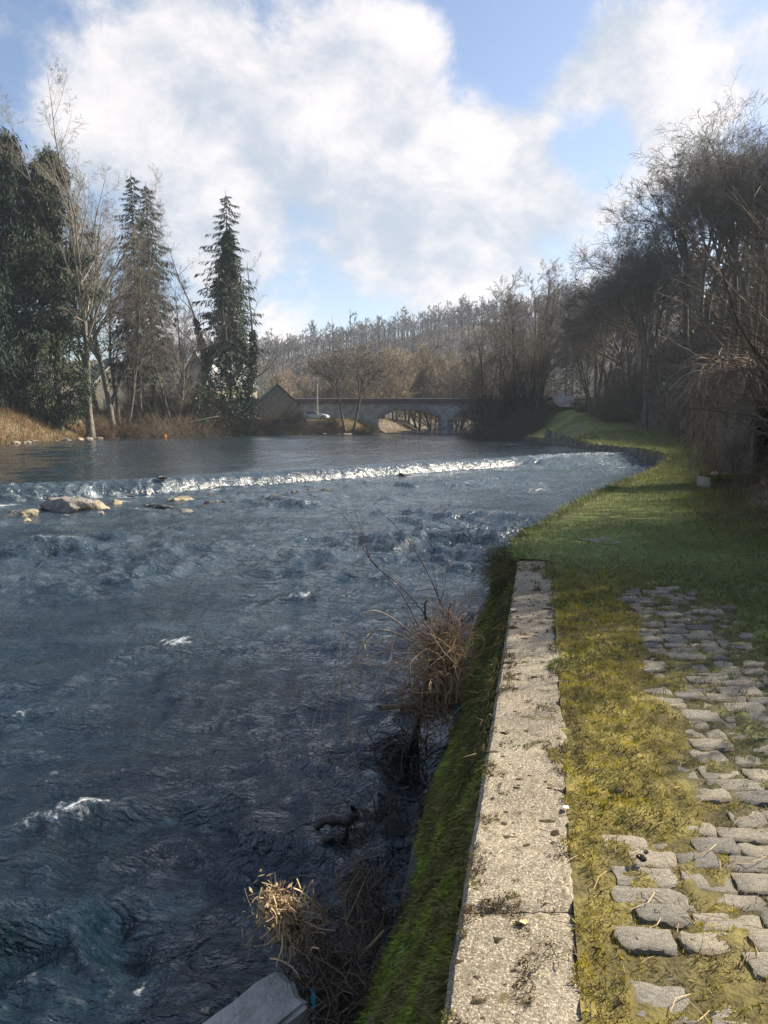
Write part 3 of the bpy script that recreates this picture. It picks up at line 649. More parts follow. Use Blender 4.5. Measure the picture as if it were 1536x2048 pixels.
# setts
sett_me = []
for i in range(16):
    r = rng(200+i)
    gx, gy = np.meshgrid(np.array([-1, -.91, -.45, 0, .45, .91, 1]), np.array([-1, -.87, -.3, .3, .87, 1])); q = (np.abs(gx)**9+np.abs(gy)**9)**(1/9)
    mx_ = np.maximum(np.maximum(np.abs(gx), np.abs(gy)), 1e-6); f = np.where(q > 0, mx_/np.maximum(q, 1e-6), 1)
    x_ = gx*f*(1+.10*perlin(gy*1.3+i*3.1, gx*.8, i)); y_ = gy*f*(1+.16*perlin(gx*1.3+i*2.3, gy*.8, i+40))
    h_ = np.clip(1-mx_, 0, 1)
    z_ = .5-1.0*(h_ < .01)-.10*np.clip(1-h_/.3, 0, 1)+.20*fbm(gx*1.1+i*5.7, gy*1.1, 60+i, 3)+.04*r.normal(size=gx.shape)
    ii_ = np.arange(42).reshape(6, 7)
    sett_me.append(mesh('sett', [(np.stack([x_*.5, y_*.5, z_], -1), np.stack([ii_[:-1, :-1], ii_[:-1, 1:], ii_[1:, 1:], ii_[1:, :-1]], -1).reshape(-1, 4))], M_sett, True))
r = rng(77); cnt = 0
smask = np.zeros((240, 900), bool)
yrow = 1.25
while yrow < 8.4 and cnt < 300:
    dep = r.uniform(.095, .145)
    s = .47+r.uniform(0, .15)
    while s < 2.3:
        wd = r.uniform(.14, .27)
        m = float(moss_amount(s+wd/2, yrow))
        lim = .66
        if m < lim+r.uniform(-.12, .06) and cnt < 300:
            yy_ = yrow+.03*math.sin(s*3)+r.normal(0, .008)
            z = float(path_z(np.array(s+wd/2), np.array(yrow)))
            o = link('sett', sett_me[r.integers(16)], path, (float(XR(yy_))+s+wd/2, yy_, -.037+r.normal(0, .005)+.02*float(fbm(np.array(s*1.5), np.array(yrow*1.5), 113, 3))),
                     (r.normal(0, .04), r.normal(0, .04), r.normal(0, .06)-.05), (wd*1.06, dep*1.10, .046)); cnt += 1
            i0, i1, j0, j1 = (s+wd*.04)*100, (s+wd*.96)*100, (yy_-dep*.46)*100, (yy_+dep*.46)*100; smask[int(i0):int(i1)+1, int(j0):int(j1)+1] = True
        s += wd+r.uniform(.004, .022)
    yrow += dep+r.uniform(.004, .018)
# moss fronds and short grass near the camera
r = rng(31); n = 260000
y = np.exp(r.uniform(np.log(1.2), np.log(9.0), n)); s = .30+3.0*r.uniform(0, 1, n)**1.25; s = np.where((r.random(n) < .12) & (y > 6.9), r.uniform(0, .4, n), s); ok_ = s > .385+.12*fbm(y*3, y*0, 109, 4)-.42*sstep(y+.5*fbm(y*2, s*9, 119, 3), 7.3, 8.5); y, s = y[ok_], s[ok_]; n = len(y)
m = moss_amount(s, y); onst = smask[np.clip((s*100).astype(int), 0, 239), np.clip((y*100).astype(int), 0, 899)] & (s < 2.39); hv_ = fbm(s*7, y*7, 151, 3)
k = ((m+r.uniform(-.2, .2, n) > .5) | (s < .38) | (r.random(n) < .55)) & (r.random(n) > sstep(y, 6.8, 9.0)) & ~(onst & (hv_+r.uniform(-.3, .3, n) < .10)); y, s, m = y[k], s[k], m[k]; n = len(y)
gw = (1-sstep(s+.14*r.normal(size=n), .80+.04*y, 1.15+.05*y)*sstep(y, 2.6, 3.4))*(1-.8*sstep(y+.5*r.normal(size=n), 6.2, 8.6))
P = np.stack([XR(y)+s, y, np.where(s < .40, .002, path_z(s, y)-.004)], -1)
L = np.where(gw > .5, r.uniform(.008, .03, n), r.uniform(.012, .036, n))*(.75+.11*y)
D = np.array([0, 0, .8])+r.normal(0, .55, (n, 3))
g = fbm(s*6, y*5, 131, 4)[:, None]; g2 = fbm(s*2, y*1.3, 133, 3)[:, None]
cy = np.where(g+.5*g2 > .22, np.array([.46,.38,.035]), np.array([.30,.25,.055])); cy = np.where(g-.6*g2 < -.30, np.array([.14,.105,.05]), cy); cy = np.where(g2-.3*g > .42, np.array([.15,.165,.04]), cy)
cgreen = np.where(g > .1, np.array([.14,.18,.05]), np.array([.17,.17,.075]))
cb = (gw[:, None]*cy+(1-gw[:, None])*cgreen)*r.uniform(.6, 1.35, (n, 1))
cb = np.where(r.random((n, 1)) < .05, np.array([.36,.28,.14]), cb)
V, Fc = blades(P, D, L, L*r.uniform(.12, .22, n), r)
link('moss', mesh('moss', [(V, Fc)], M_moss, False, np.repeat(cb, 3, 0)), label='yellow-green moss and short grass growing between the setts', cat='moss', kind='stuff')
# grass of the bank
r = rng(33); n = 125000
y = np.exp(r.uniform(np.log(6.8), np.log(75), n)); wv = WP(y)
s = r.uniform(0, 1, n)*(wv+.5)
x = XR(y)+s; P = np.stack([x, y, np.where((y < 12.8) & (s < 4.4), path_z(s, y), land(x, y))-.01], -1)
k = ~((y < 8.6) & (s < .40)); P, y, s, x = P[k], y[k], s[k], x[k]; n = len(y)
hang = 1-sstep(s, 0, .25)
rag = sstep(s/WP(y), .6, 1.0)
L = (.014+.0030*y)*r.uniform(.5, 1.5, n)*(1+1.8*hang*(y < 75)+.8*rag)
D = np.array([0, 0, .7])+r.normal(0, .5, (n, 3))-np.array([.8, .2, .5])*hang[:, None]
g = fbm(x*1.2, y*1.0, 141, 4)[:, None]
cb = np.where(g > .0, np.array([.165,.205,.06]), np.array([.19,.195,.08]))*(1+.35*g)
cb = np.where(r.random((n, 1)) < .10+.25*rag[:, None], np.array([.22,.17,.09]), cb)*r.uniform(.6, 1.35, (n, 1))
V, Fc = blades(P, D, L, np.maximum(.005, L*.12), r)
link('grass', mesh('grass', [(V, Fc)], M_blade, False, np.repeat(cb, 3, 0)), label='short green grass on the riverside path and bank', cat='grass', kind='stuff')
# overhanging tuft at the end of the coping
r = rng(35); n = 2600
y = r.uniform(8.0, 9.8, n); P = np.stack([XR(y)-.05-np.abs(r.normal(0, .10, n)), y, -.02-np.abs(r.normal(0, .18, n))], -1)
D = np.array([-.55, -.35, -.25])+r.normal(0, .5, (n, 3)); L = r.uniform(.08, .32, n)
V, Fc = blades(P, D, L, .007, r); cb = np.where(r.random((n, 1)) < .55, np.array([.15,.13,.06]), np.array([.05,.065,.02]))*r.uniform(.5, 1.2, (n, 1))
link('grass_tuft', mesh('grass_tuft', [(V, Fc)], M_blade, False, np.repeat(cb, 3, 0)), label='shaggy dry grass tuft hanging over the wall at the far end of the coping', cat='grass tuft')
# bits of straw lying on moss and coping
r = rng(37); n = 420
y = np.exp(r.uniform(np.log(1.4), np.log(7.5), n)); s = r.uniform(.30, 1.9, n); az = r.uniform(0, 6.28, n); L = r.uniform(.03, .15, n)
base = np.stack([XR(y)+s, y, np.where(s < .4, .006, path_z(np.maximum(s, .4), y)+.012)], -1)
d = np.stack([np.cos(az), np.sin(az), r.uniform(-.05, .15, n)], -1)
cv = np.cross(d, [0, 0, 1])*r.normal(0, .25, (n, 1))
P = np.stack([base, base+d*L[:, None]*.5+cv*L[:, None]*.5+[0, 0, .006], base+d*L[:, None]], 1)
V, Fc = tubes(P, np.repeat(r.uniform(.0007, .0017, (n, 1)), 3, 1), 3)
link('straw', mesh('straw', [(V, Fc)], M_straw, False, np.repeat(r.uniform(.6, 1.3, (n, 1)), 9, 0)*np.ones(3)), label='bits of dry straw scattered on the moss and coping', cat='straw', kind='stuff')

# ------------------------------------------------------------------ plants: generators
UP = np.array([0, 0, 1.])
def grow(P0, D0, L, R0, n, wob, up, r, taper=.75):
    P = [P0]; D = unit(D0); seg = (L/(n-1))[:, None]
    for i in range(1, n):
        D = unit(D + r.normal(0, wob, D.shape) + UP*up)
        P.append(P[-1]+D*seg)
    return np.stack(P, 1), R0[:, None]*(1-taper*np.linspace(0, 1, n))[None, :]
def sprout(P, rad, L, per, t0, t1, ang, lr, rr, r, lmin=.5, angj=10, tpow=1.0, rmin=.006):
    """children on every parent branch: start points, directions, lengths, radii"""
    Nn, n, _ = P.shape
    t = t0+(t1-t0)*((np.arange(per)[None, :]+r.uniform(0, 1, (Nn, per)))/per)**tpow
    f = t*(n-1); i = np.clip(f.astype(int), 0, n-2); w = (f-i)[..., None]; b = np.arange(Nn)[:, None]
    Q = P[b, i]*(1-w)+P[b, i+1]*w; T = unit(P[b, i+1]-P[b, i])
    rl = rad[b, i]*(1-w[..., 0])+rad[b, i+1]*w[..., 0]
    az = r.uniform(0, 6.283, (Nn, per))+np.arange(per)[None, :]*2.4
    ref = np.where(np.abs(T[..., 2:3]) > .9, np.array([1., 0, 0]), UP)
    U = unit(np.cross(T, ref)); Vv = np.cross(T, U)
    a = np.radians(ang + r.normal(0, angj, (Nn, per)))[..., None]
    D = T*np.cos(a)+(U*np.cos(az)[..., None]+Vv*np.sin(az)[..., None])*np.sin(a)
    Lc = L[:, None]*lr*(1-(1-lmin)*(t-t0)/max(1e-6, t1-t0))*r.uniform(.7, 1.25, (Nn, per))
    return Q.reshape(-1, 3), D.reshape(-1, 3), Lc.ravel(), np.maximum(rl*rr, rmin).ravel()

def bare_tree(seed, h, r0, t0=.3, n1=18, ang1=48, l1=.42, per=(6, 6, 5), angs=(42, 40, 38), lrs=(.55, .55, .55), up=(.05, .06, .03, .0), lean=(0, 0), rmin=.011, stems=1, fork=0, wob=.035, lmin=.30):
    r = rng(seed)
    if stems == 1:
        P0 = np.zeros((1, 3)); D0 = np.array([[lean[0], lean[1], 1.]])
    else:
        a = np.arange(stems)/stems*6.28+r.uniform(0, 1, stems)
        P0 = np.stack([np.cos(a)*r0*1.3, np.sin(a)*r0*1.3, 0*a], -1); tl = r.uniform(.12, .42, stems)
        D0 = np.stack([np.cos(a)*tl+lean[0], np.sin(a)*tl+lean[1], 1+0*a], -1)
    P0 = P0-UP*.4
    L = np.full(len(P0), h*1.0)*r.uniform(.85, 1.0, len(P0)); L[0] = h
    P, rad = grow(P0, D0, L, np.full(len(P0), r0), 12, wob, .03, r, .93)
    rad[:, 0] *= 1.35
    trunk = [tubes(P, rad, 9)]
    crown = []
    if fork:
        Q, D, Lf, Rf = sprout(P, rad, L, fork, t0*.8, t0*1.7, 24, .62, .75, r, .9, 5)
        Pf, rf = grow(Q, D, Lf, Rf, 9, .05, .07, r, .9); crown.append(tubes(Pf, rf, 6))
        Q2, D2, L2, R2 = sprout(Pf, rf, Lf, 8, .2, 1., 40, .34, .55, r, .5, 10)
    Q, D, Lc, Rc = sprout(P, rad, L, n1, t0, .99, ang1, l1, .55, r, lmin, 9)
    if fork:
        Q = np.concatenate([Q, Q2]); D = np.concatenate([D, D2]); Lc = np.concatenate([Lc, L2]); Rc = np.concatenate([Rc, R2])
    P, rad = grow(Q, D, Lc, Rc, 8, .07, up[0], r, .85); crown.append(tubes(P, rad, 5))
    for lv, (pr, an, lr_) in enumerate(zip(per, angs, lrs)):
        Q, D, Lc, Rc = sprout(P, rad, Lc, pr, .15, 1., an, lr_, .6, r, .5, 12, rmin=rmin)
        nn = (5, 3, 2)[min(lv, 2)]
        P, rad = grow(Q, D, Lc, Rc, nn, .09, up[lv+1], r, .6); crown.append(tubes(P, rad, 3))
    return trunk, crown

def crown_tree(seed, h, r0, clear=.42, first=6, spread=32, per=(4, 4, 3, 3, 3, 3), lean=(0, 0), rmin=.011, up=.03, l0=.21, q=.70):
    """bare tree whose limbs fork again and again into a rounded crown"""
    r = rng(seed)
    P, rad = grow(np.array([[0, 0, -.4]]), np.array([[lean[0], lean[1], 1.]]), np.array([h*clear*1.25]), np.array([r0]), 9, .05, .02, r, .5)
    rad[:, 0] *= 1.35; trunk = [tubes(P, rad, 9)]; crown = []
    Q, D, L, Rr = sprout(P, rad, np.array([h]), first, .62, 1., spread, l0*1.25, .72, r, .85, 9)
    for lv in range(len(per)+1):
        n = (8, 6, 5, 4, 3, 2, 2)[lv]
        P, rad = grow(Q, D, L, Rr, n, (.08, .09, .10, .12, .13, .1, .1)[lv], up*(1-lv/7), r, .45); crown.append(tubes(P, rad, (6, 5, 4, 3, 3, 3, 3)[lv]))
        if lv < len(per): Q, D, L, Rr = sprout(P, rad, L, per[lv], .38, 1., spread+4+2*lv, q, .72, r, .85, 10, rmin=rmin)
    return trunk, crown
def tree_object(name, parts, mats, loc, rot=0, scale=1, label=None, group=None, cat='tree'):
    o = empty(name, loc, (0, 0, rot), (scale,)*3, label=label, cat=cat, group=group)
    for pn, pr, m in zip(('trunk', 'crown', 'ivy'), parts, mats):
        if pr is None: continue
        link(pn, pr if isinstance(pr, bpy.types.Mesh) else mesh(name+'_'+pn, pr, m, True), o)
    return o
def place(proto, loc, rot, scale, label=None, group=None):
    c = copy_tree(proto); c.location = loc; c.rotation_euler = (0, 0, rot)
    c.scale = (scale,)*3 if not isinstance(scale, tuple) else scale
    for k in ('label', 'group'):
        if k in c: del c[k]
    tag(c, label, None, group); return c
def foot(px, y, dz=0):
    """ground point in the column of picture px at distance y"""
    x = (px-CX)/F*y/math.cos(PITCH)*1.0
    x = at_y(px, HORIZ, y)[0]
    return np.array([x, y, float(land(np.array(x), np.array(y)))+dz])
def hgt(py, y): return at_y(CX, py, y)[2]

def needles(P, D, L, Wd, r, seedc=0, bright=1.0):
    V, Fc = diamonds(P, D, L, Wd, r); c = r.uniform(.55, 1.5, (len(P), 1))*bright*np.array([1, 1, 1.])
    return V, Fc, np.repeat(c, 4, 0)
def cypress(seed, h, R, n=13000):
    """dense dark conifer with hanging sprays"""
    r = rng(seed)
    trunk = [tubes(poly([[0, 0, -.5], [.1, 0, h*.4], [0, .1, h*.95]], 10)[None], np.linspace(.5, .05, 10)[None], 8)]
    nb = 260
    t = r.beta(1.0, .9, nb)**.9; az = r.uniform(0, 6.283, nb)
    lobes = 1+.28*np.sin(az*3+seed)+.2*np.sin(t*19+az*2)
    rad = R*(np.clip((1-t)*2.1, 0, 1)**.6)*(.55+.45*np.clip(t*6, 0, 1))*lobes*r.uniform(.7, 1.15, nb)
    z0 = h*(.03+.93*t)
    tip = np.stack([np.cos(az)*rad, np.sin(az)*rad, z0+rad*.15], -1); base = np.stack([0*az, 0*az, z0-.2*rad], -1)
    B = np.stack([base, (base+tip)/2+UP*.5, tip], 1); trunk.append(tubes(B, np.linspace(.09, .02, 3)[None]*np.ones((nb, 1)), 4))
    bi = r.integers(0, nb, n); f = r.beta(2.4, 1.0, n)[:, None]
    P = base[bi]*(1-f)+tip[bi]*f+r.normal(0, 1, (n, 3))*np.array([.5, .5, .7])*(.35+.1*R)
    D = np.stack([np.cos(az[bi])*.5, np.sin(az[bi])*.5, -np.ones(n)*.9], -1)+r.normal(0, .45, (n, 3))
    cl = r.uniform(.55, 1.5, nb)[bi]
    V, Fc, c = needles(P, D, r.uniform(.3, .9, n), r.uniform(.07, .15, n), r)
    return trunk, (V, Fc, c*np.repeat(cl, 4)[:, None])
def spruce(seed, h, R, bare_to=.15, nb=170, per=30, dens=1.0, sparse_top=False):
    r = rng(seed)
    trunk = [tubes(poly([[0, 0, -.5], [.1, .05, h*.5], [0, 0, h]], 14)[None], np.linspace(.36, .02, 14)[None], 8)]
    t = bare_to+(1-bare_to)*(np.arange(nb)+r.uniform(0, 1, nb))/nb; az = np.arange(nb)*2.4+r.uniform(-.5, .5, nb)
    rad = R*((1-t)/(1-bare_to)*.95+.05)**.58*r.uniform(.40, 1.2, nb)
    z0 = h*t*.985
    d = np.stack([np.cos(az), np.sin(az)], -1)
    s = np.linspace(0, 1, 6)
    B = np.stack([np.concatenate([d*(rad*q)[:, None], (z0+rad*(-.34*q+.0*q+.22*max(0, q-.6)))[:, None]], -1) for q in s], 1)
    trunk.append(tubes(B, np.linspace(.05, .012, 6)[None]*np.ones((nb, 1)), 4))
    bi = np.repeat(np.arange(nb), per); f = r.uniform(.12, 1.0, len(bi))
    i = np.clip((f*5).astype(int), 0, 4); w = (f*5-i)[:, None]
    P = B[bi, i]*(1-w)+B[bi, i+1]*w; T = unit(B[bi, i+1]-B[bi, i]); S = np.stack([-T[:, 1], T[:, 0], 0*f], -1)
    side = np.where(r.random(len(bi)) < .5, 1, -1)[:, None]
    D = T*.5+S*side*r.uniform(.2, .9, (len(bi), 1))-UP*r.uniform(.2, 1.1, (len(bi), 1))
    Ln = (.25+.33*rad[bi]*(1-f*.6))*r.uniform(.6, 1.2, len(bi))
    V, Fc, c = needles(P, D, np.clip(Ln, .25, 1.3), np.clip(Ln*.15, .05, .15)*dens, r)
    return trunk, (V, Fc, c)
def leaf_column(seed, pts, rad, n, size=.22):
    """ivy leaves clothing a stem"""
    r = rng(seed); pts = poly(pts, 24); k = r.uniform(0, 23, n); i = k.astype(int); w = (k-i)[:, None]
    i = np.clip(i, 0, 22); c = pts[i]*(1-w)+pts[i+1]*w; rr = np.interp(k, np.linspace(0, 23, len(rad)), rad)
    o = unit(r.normal(size=(n, 3))*np.array([1, 1, .35])); lob = .75+.35*np.sin(k*2.1+np.arctan2(o[:, 1], o[:, 0])*2)
    P = c+o*(rr*lob*r.uniform(.55, 1.1, n))[:, None]
    V, Fc = diamonds(P, o+r.normal(0, .7, (n, 3))-UP*.4, r.uniform(.7, 1.5, n)*size, r.uniform(.7, 1.3, n)*size*.85, r)
    return V, Fc, np.repeat(r.uniform(.5, 1.6, (n, 1)), 4, 0)*np.ones(3)
def colmesh(name, items, m):
    return mesh(name, [(V, Fc) for V, Fc, c in items], m, False, np.concatenate([c for _, _, c in items]))
def bush_parts(r, P0, Lm, spread, per=5, rad=.014, up=.05):
    """stems with side twigs starting at P0 (N,3)"""
    n = len(P0); D = np.array([0, 0, 1.])+r.normal(0, spread, (n, 3)); L = Lm*r.uniform(.5, 1.2, n)
    P, rd = grow(P0, D, L, np.full(n, rad)*r.uniform(.7, 1.4, n), 5, .16, up-.05, r, .6)
    a = tubes(P, rd, 3)
    Q, D, L2, R2 = sprout(P, rd, L, per, .2, 1, 42, .42, .6, r, .5, 14, rmin=rad*.35)
    P2, r2 = grow(Q, D, L2, R2, 2, .14, 0, r, .5)
    return [a, tubes(P2, r2, 3)]

# ------------------------------------------------------------------ left bank: conifers
cy = []
for i, (px, y, top, R, lab) in enumerate([(-40, 84, 300, 5.2, 'tall dense dark conifer at the dark end of the left bank row'), (40, 88, 255, 4.6, 'tallest dense dark green conifer on the left bank'),
                                          (118, 90, 290, 4.6, 'dense olive-green conifer behind the tall pale bare trunk')]):
    p = foot(px, y); h = hgt(top, y)-p[2]
    tr, fo = cypress(300+i, h, R, 36000)
    br = (1.0, .9, 1.0, .9)[i]; tint = np.array([[1, 1, 1], [1, 1, 1], [1.3, 1.12, .8], [1, 1, 1]])[i]
    o = empty('conifer', p, label=lab, cat='tree', group=None)
    link('trunk', mesh('conifer_trunk', tr, M_bark_dark, True), o)
    link('crown', colmesh('conifer_crown', [(fo[0], fo[1], fo[2]*br*tint)], M_needle), o)
# spruces
for i, (px, y, top, R, bt, lab) in enumerate([(280, 104, 342, 5.2, .22, 'broad spruce with drooping branches behind the bare trees'), (308, 108, 362, 5.6, .30, 'spruce with a clear straight trunk and tiered branches')]):
    p = foot(px, y); h = hgt(top, y)-p[2]
    tr, fo = spruce(320+i, h, R, bt, 190, 34, 1.0)
    o = empty('spruce', p, label=lab, cat='tree')
    link('trunk', mesh('spruce_trunk', tr, M_bark_dark, True), o); link('crown', colmesh('spruce_crown', [fo], M_needle), o)
# the ivy-clad spruce
p = foot(462, 116); h = hgt(380, 116)-p[2]
tr, fo = spruce(330, h, 6.6, .36, 130, 36, 1.1)
o = empty('ivy_clad_spruce', p, label='ivy-clad spruce with a thin ragged top standing by the water', cat='tree')
link('trunk', mesh('ivy_spruce_trunk', tr, M_bark_dark, True), o); link('crown', colmesh('ivy_spruce_crown', [fo], M_needle), o)
link('ivy', colmesh('ivy_spruce_ivy', [leaf_column(331, [[0, 0, 0], [.2, 0, h*.3], [.1, 0, h*.6], [.2, 0, h*.84]], [4.2, 3.8, 3.0, 2.7, 2.4, 1.3, .3], 21000, .30)], M_ivy), o)
# ivied bare trees either side of it
def ivied(px, y, top, lean, seed, lab, bend):
    p = foot(px, y); h = hgt(top, y)-p[2]
    tr, cr = bare_tree(seed, h, .34, .35, 9, 45, .36, (4, 4, 3), lean=lean, wob=.10, rmin=.014)
    o = empty('ivied_tree', p, label=lab, cat='tree')
    link('trunk', mesh('ivied_trunk', tr, M_bark_dark, True), o); link('crown', mesh('ivied_crown', cr, M_branch_dark, True), o)
    tv = tr[0][0].reshape(-1, 9, 3).mean(1)
    link('ivy', colmesh('ivied_ivy', [leaf_column(seed+1, tv[:8], [1.1, 1.2, 1.0, .9, .6, .3], 3200, .28)], M_ivy), o)
ivied(418, 113, 480, (-.16, 0), 340, 'crooked bare tree with ivied trunk leaning away from the spruce', 0)
ivied(398, 110, 560, (-.05, .1), 343, 'short ivied tree between the white-gabled house and the spruce', 0)
ivied(497, 117, 520, (.16, 0), 346, 'thin ivied tree leaning over the water beside the ivy-clad spruce', 0)

# ------------------------------------------------------------------ left bank: bare trees
tA = bare_tree(400, 36, .52, .36, 16, 30, .34, (7, 6, 6), (44, 44, 42), (.46, .48, .58), up=(.06, .03, .01, .0), fork=4, rmin=.011)
p = foot(181, 93); h = hgt(215, 93)-p[2]
A = tree_object('bare_tree', tA, (M_bark_grey, M_branch_pale), p, 2.1, h/36*.84, 'tall bare tree with a thick pale trunk at the water edge')
for px, y, top, rot, lab in [(226, 98, 290, .4, 'slender bare tree with an upswept crown behind the thick pale trunk'), (165, 97, 330, 3.3, 'bare tree with a wide crown in front of the olive conifer')]:
    p = foot(px, y); place(A, p, rot, (hgt(top, y)-p[2])/36*.84, lab)
tB = bare_tree(410, 24, .26, .25, 18, 36, .34, (7, 7, 5), (44, 44, 42), up=(.07, .03, .01, .0), rmin=.011, stems=2)
p = foot(205, 101); B_ = tree_object('bare_tree', tB, (M_bark_dark, M_branch_dark), p, 0, (hgt(420, 101)-p[2])/24, 'twin-stemmed dark bare tree beside the tall pale trunk')
for px, y, top, rot, lab in [(245, 100, 470, 1.9, 'dark twin-stemmed bare tree in front of the broad spruce'), (360, 108, 540, 4.0, 'low dark bare tree in front of the white-gabled house'), (335, 106, 600, 2.7, 'small twiggy bare tree between spruce and house')]:
    p = foot(px, y); place(B_, p, rot, (hgt(top, y)-p[2])/24, lab)

# pair of open bare trees on the bank before the bridge
tC = crown_tree(420, 17, .24, .40, 6, 38, (4, 4, 3, 3, 3), lean=(-.16, 0), rmin=.028, up=.015, l0=.22)
p = foot(690, 123.2); C_ = tree_object('bare_tree', tC, (M_bark_dark, M_branch_dark), p, 0, (hgt(655, 123)-p[2])/17, 'open-crowned bare tree on the bank leaning away from the bridge')
p = foot(706, 123.4); place(C_, p, 2.6, (hgt(640, 123)-p[2])/17, 'open-crowned bare tree on the bank leaning towards the bridge')

# tan willows and scrub behind the bridge
tW = bare_tree(430, 13, .22, .10, 22, 36, .52, (7, 5, 4), (34, 32, 30), (.55, .55, .5), up=(.06, .05, .04, .02), rmin=.03, stems=3)
p = foot(790, 158); Wl = tree_object('willow_tree', tW, (M_bark_dark, M_branch_tan), p, 0, (hgt(706, 158)-p[2])/13, 'bare tan twiggy willow growing beyond the bridge', 'tan willows beyond the bridge')
for px, y, top, rot in [(735, 165, 716, 1), (838, 182, 704, 2.2), (880, 190, 712, 3.1), (920, 168, 722, 4.0), (700, 172, 735, 5.1), (655, 170, 745, .6), (765, 178, 712, 2.9), (865, 182, 708, 1.4), (610, 168, 752, 2.0), (560, 160, 748, 4.4), (815, 186, 712, .3), (960, 175, 715, 3.6)]:
    p = foot(px, y); place(Wl, p, rot, (hgt(top, y)-p[2])/13, 'bare tan twiggy willow growing beyond the bridge', 'tan willows beyond the bridge')

# ------------------------------------------------------------------ right bank trees
tD = [bare_tree(440, 20, .24, .16, 20, 36, .38, (7, 7, 5), (44, 42, 42), (.5, .5, .52), up=(.07, .03, .01, .0), rmin=.013, stems=1),
      bare_tree(441, 20, .22, .14, 18, 40, .36, (6, 6, 5), (44, 44, 42), (.5, .5, .52), up=(.06, .03, .01, .0), rmin=.013, stems=3)]
protoD = []
clump = [(1030, 103, 560, 0, 0), (1062, 106, 535, 1, 1), (1000, 101, 610, 2, 1), (1082, 104, 545, 3, 0), (975, 98, 655, 4, 1), (955, 97, 690, 5.2, 1), (1045, 97, 600, .5, 1), (1010, 110, 575, 1.4, 0), (1068, 96, 640, 2.2, 1)]
for i, (px, y, top, rot, k) in enumerate(clump):
    p = foot(px, y); sc = (hgt(top, y)-p[2])/20
    lab, gr = 'upright dark bare tree in the riverside thicket near the bridge', 'bare trees of the riverside thicket'
    if len(protoD) < 2 and k == len(protoD): protoD.append(tree_object('bare_tree', tD[k], (M_bark_dark, M_branch_dark), p, rot, sc, lab, gr))
    else: place(protoD[k], p, rot, sc, lab, gr)
p = foot(1078, 125); place(B_, p, 1.1, (hgt(512, 125)-p[2])/24*.95, 'pale-topped bare tree rising behind the riverside thicket')
# many-stemmed tree beside the path
tE = bare_tree(450, 17, .20, .22, 11, 38, .36, (5, 5, 5), (44, 42, 42), (.52, .52, .52), up=(.08, .06, .04, .02), rmin=.013, stems=6)
p = foot(1192, 88); tree_object('bare_tree', tE, (M_bark_dark, M_branch_dark), p, 0, (hgt(560, 88)-p[2])/17, 'many-stemmed dark bare tree fanning out beside the path')
p = foot(1172, 92); place(protoD[0], p, 2.0, (hgt(620, 92)-p[2])/20, 'slim bare tree leaning beside the many-stemmed tree')
for px, y, top in [(1143, 175, 545), (1130, 178, 575), (1160, 190, 560)]:
    p = foot(px, y); h = hgt(top, y)-p[2]
    tr, fo = spruce(460+px, h, 3.4, .1, 90, 16, 1.6)
    o = empty('spruce', p, label='small dark spruce among the bare trees of the valley side', cat='tree', group='small spruces on the valley side')
    link('trunk', mesh('small_spruce_trunk', tr, M_bark_dark, True), o); link('crown', colmesh('small_spruce_crown', [fo], M_needle), o)

# hillside trees, one by one
tH = [crown_tree(470, 20, .30, .40, 6, 30, up=.035), crown_tree(471, 20, .27, .36, 6, 34, lean=(-.16, 0), up=.03), crown_tree(472, 20, .28, .44, 5, 27, up=.05)]
protoH = []; r = rng(480)
hill = [(1290, 74, 400, 1), (1330, 76, 330, 0), (1365, 78, 285, 1), (1400, 80, 250, 0), (1430, 77, 225, 1), (1460, 79, 215, 0), (1495, 76, 205, 1), (1530, 78, 200, 0), (1565, 76, 195, 1), (1262, 82, 470, 1),
        (1310, 90, 380, 0), (1390, 94, 290, 0), (1480, 92, 250, 0), (1610, 80, 200, 0), (1280, 100, 470, 0), (1240, 112, 530, 1), (1215, 125, 545, 0), (1190, 135, 545, 1), (1255, 96, 505, 0)]
for i, (px, y, top, k) in enumerate(hill):
    k = (k+i) % 3 if i > 2 else i
    p = foot(px, y); sc = max((hgt(top, y)-p[2])/20*(1.02 if px > 1340 else .93), .5)
    lab, gr = 'bare tree with fine twigs on the wooded hillside above the path', 'bare trees on the hillside'
    rot = r.uniform(0, 6.28) if k != 1 else r.uniform(-.6, .6)
    if len(protoH) < 3 and k not in [q for q, _ in protoH]: protoH.append((k, tree_object('bare_tree', tH[k], (M_bark_dark, M_branch_dark), p, rot, sc, lab, gr)))
    else: place(dict(protoH)[k], p, rot, sc, lab, gr)

# ------------------------------------------------------------------ hillside undergrowth (one tangled mass)
def scatter_hill(r, n, y0, y1, e0, e1, pw=1.0):
    y = y0*(y1/y0)**r.uniform(0, 1, n); e = e0+(e1-e0)*r.uniform(0, 1, n)**pw
    x = XR(y)+WP(y)+e; return np.stack([x, y, land(x, y)-.1], -1)
r = rng(500)
parts = []; cols = []
def addb(P0, Lm, spread, per, rad, c):
    for V, q in bush_parts(r, P0, Lm, spread, per, rad):
        parts.append((V, q)); k = len(V)
        cols.append(np.repeat(np.asarray(c)*r.uniform(.6, 1.35, ((k+11)//12, 1)), 12, 0)[:k])
P0 = scatter_hill(r, 3000, 34, 112, .2, 26, 1.1); addb(P0, 4.2, .42, 6, .034, np.array([.155,.122,.10]))
P0 = scatter_hill(r, 1100, 34, 75, -.3, 8); addb(P0, 2.4, .55, 7, .02, np.array([.17,.135,.098]))
link('undergrowth', mesh('undergrowth', parts, M_bush, False, np.concatenate(cols)), label='dark tangled leafless undergrowth covering the steep hillside', cat='undergrowth', kind='stuff')
r = rng(503); n = 15000
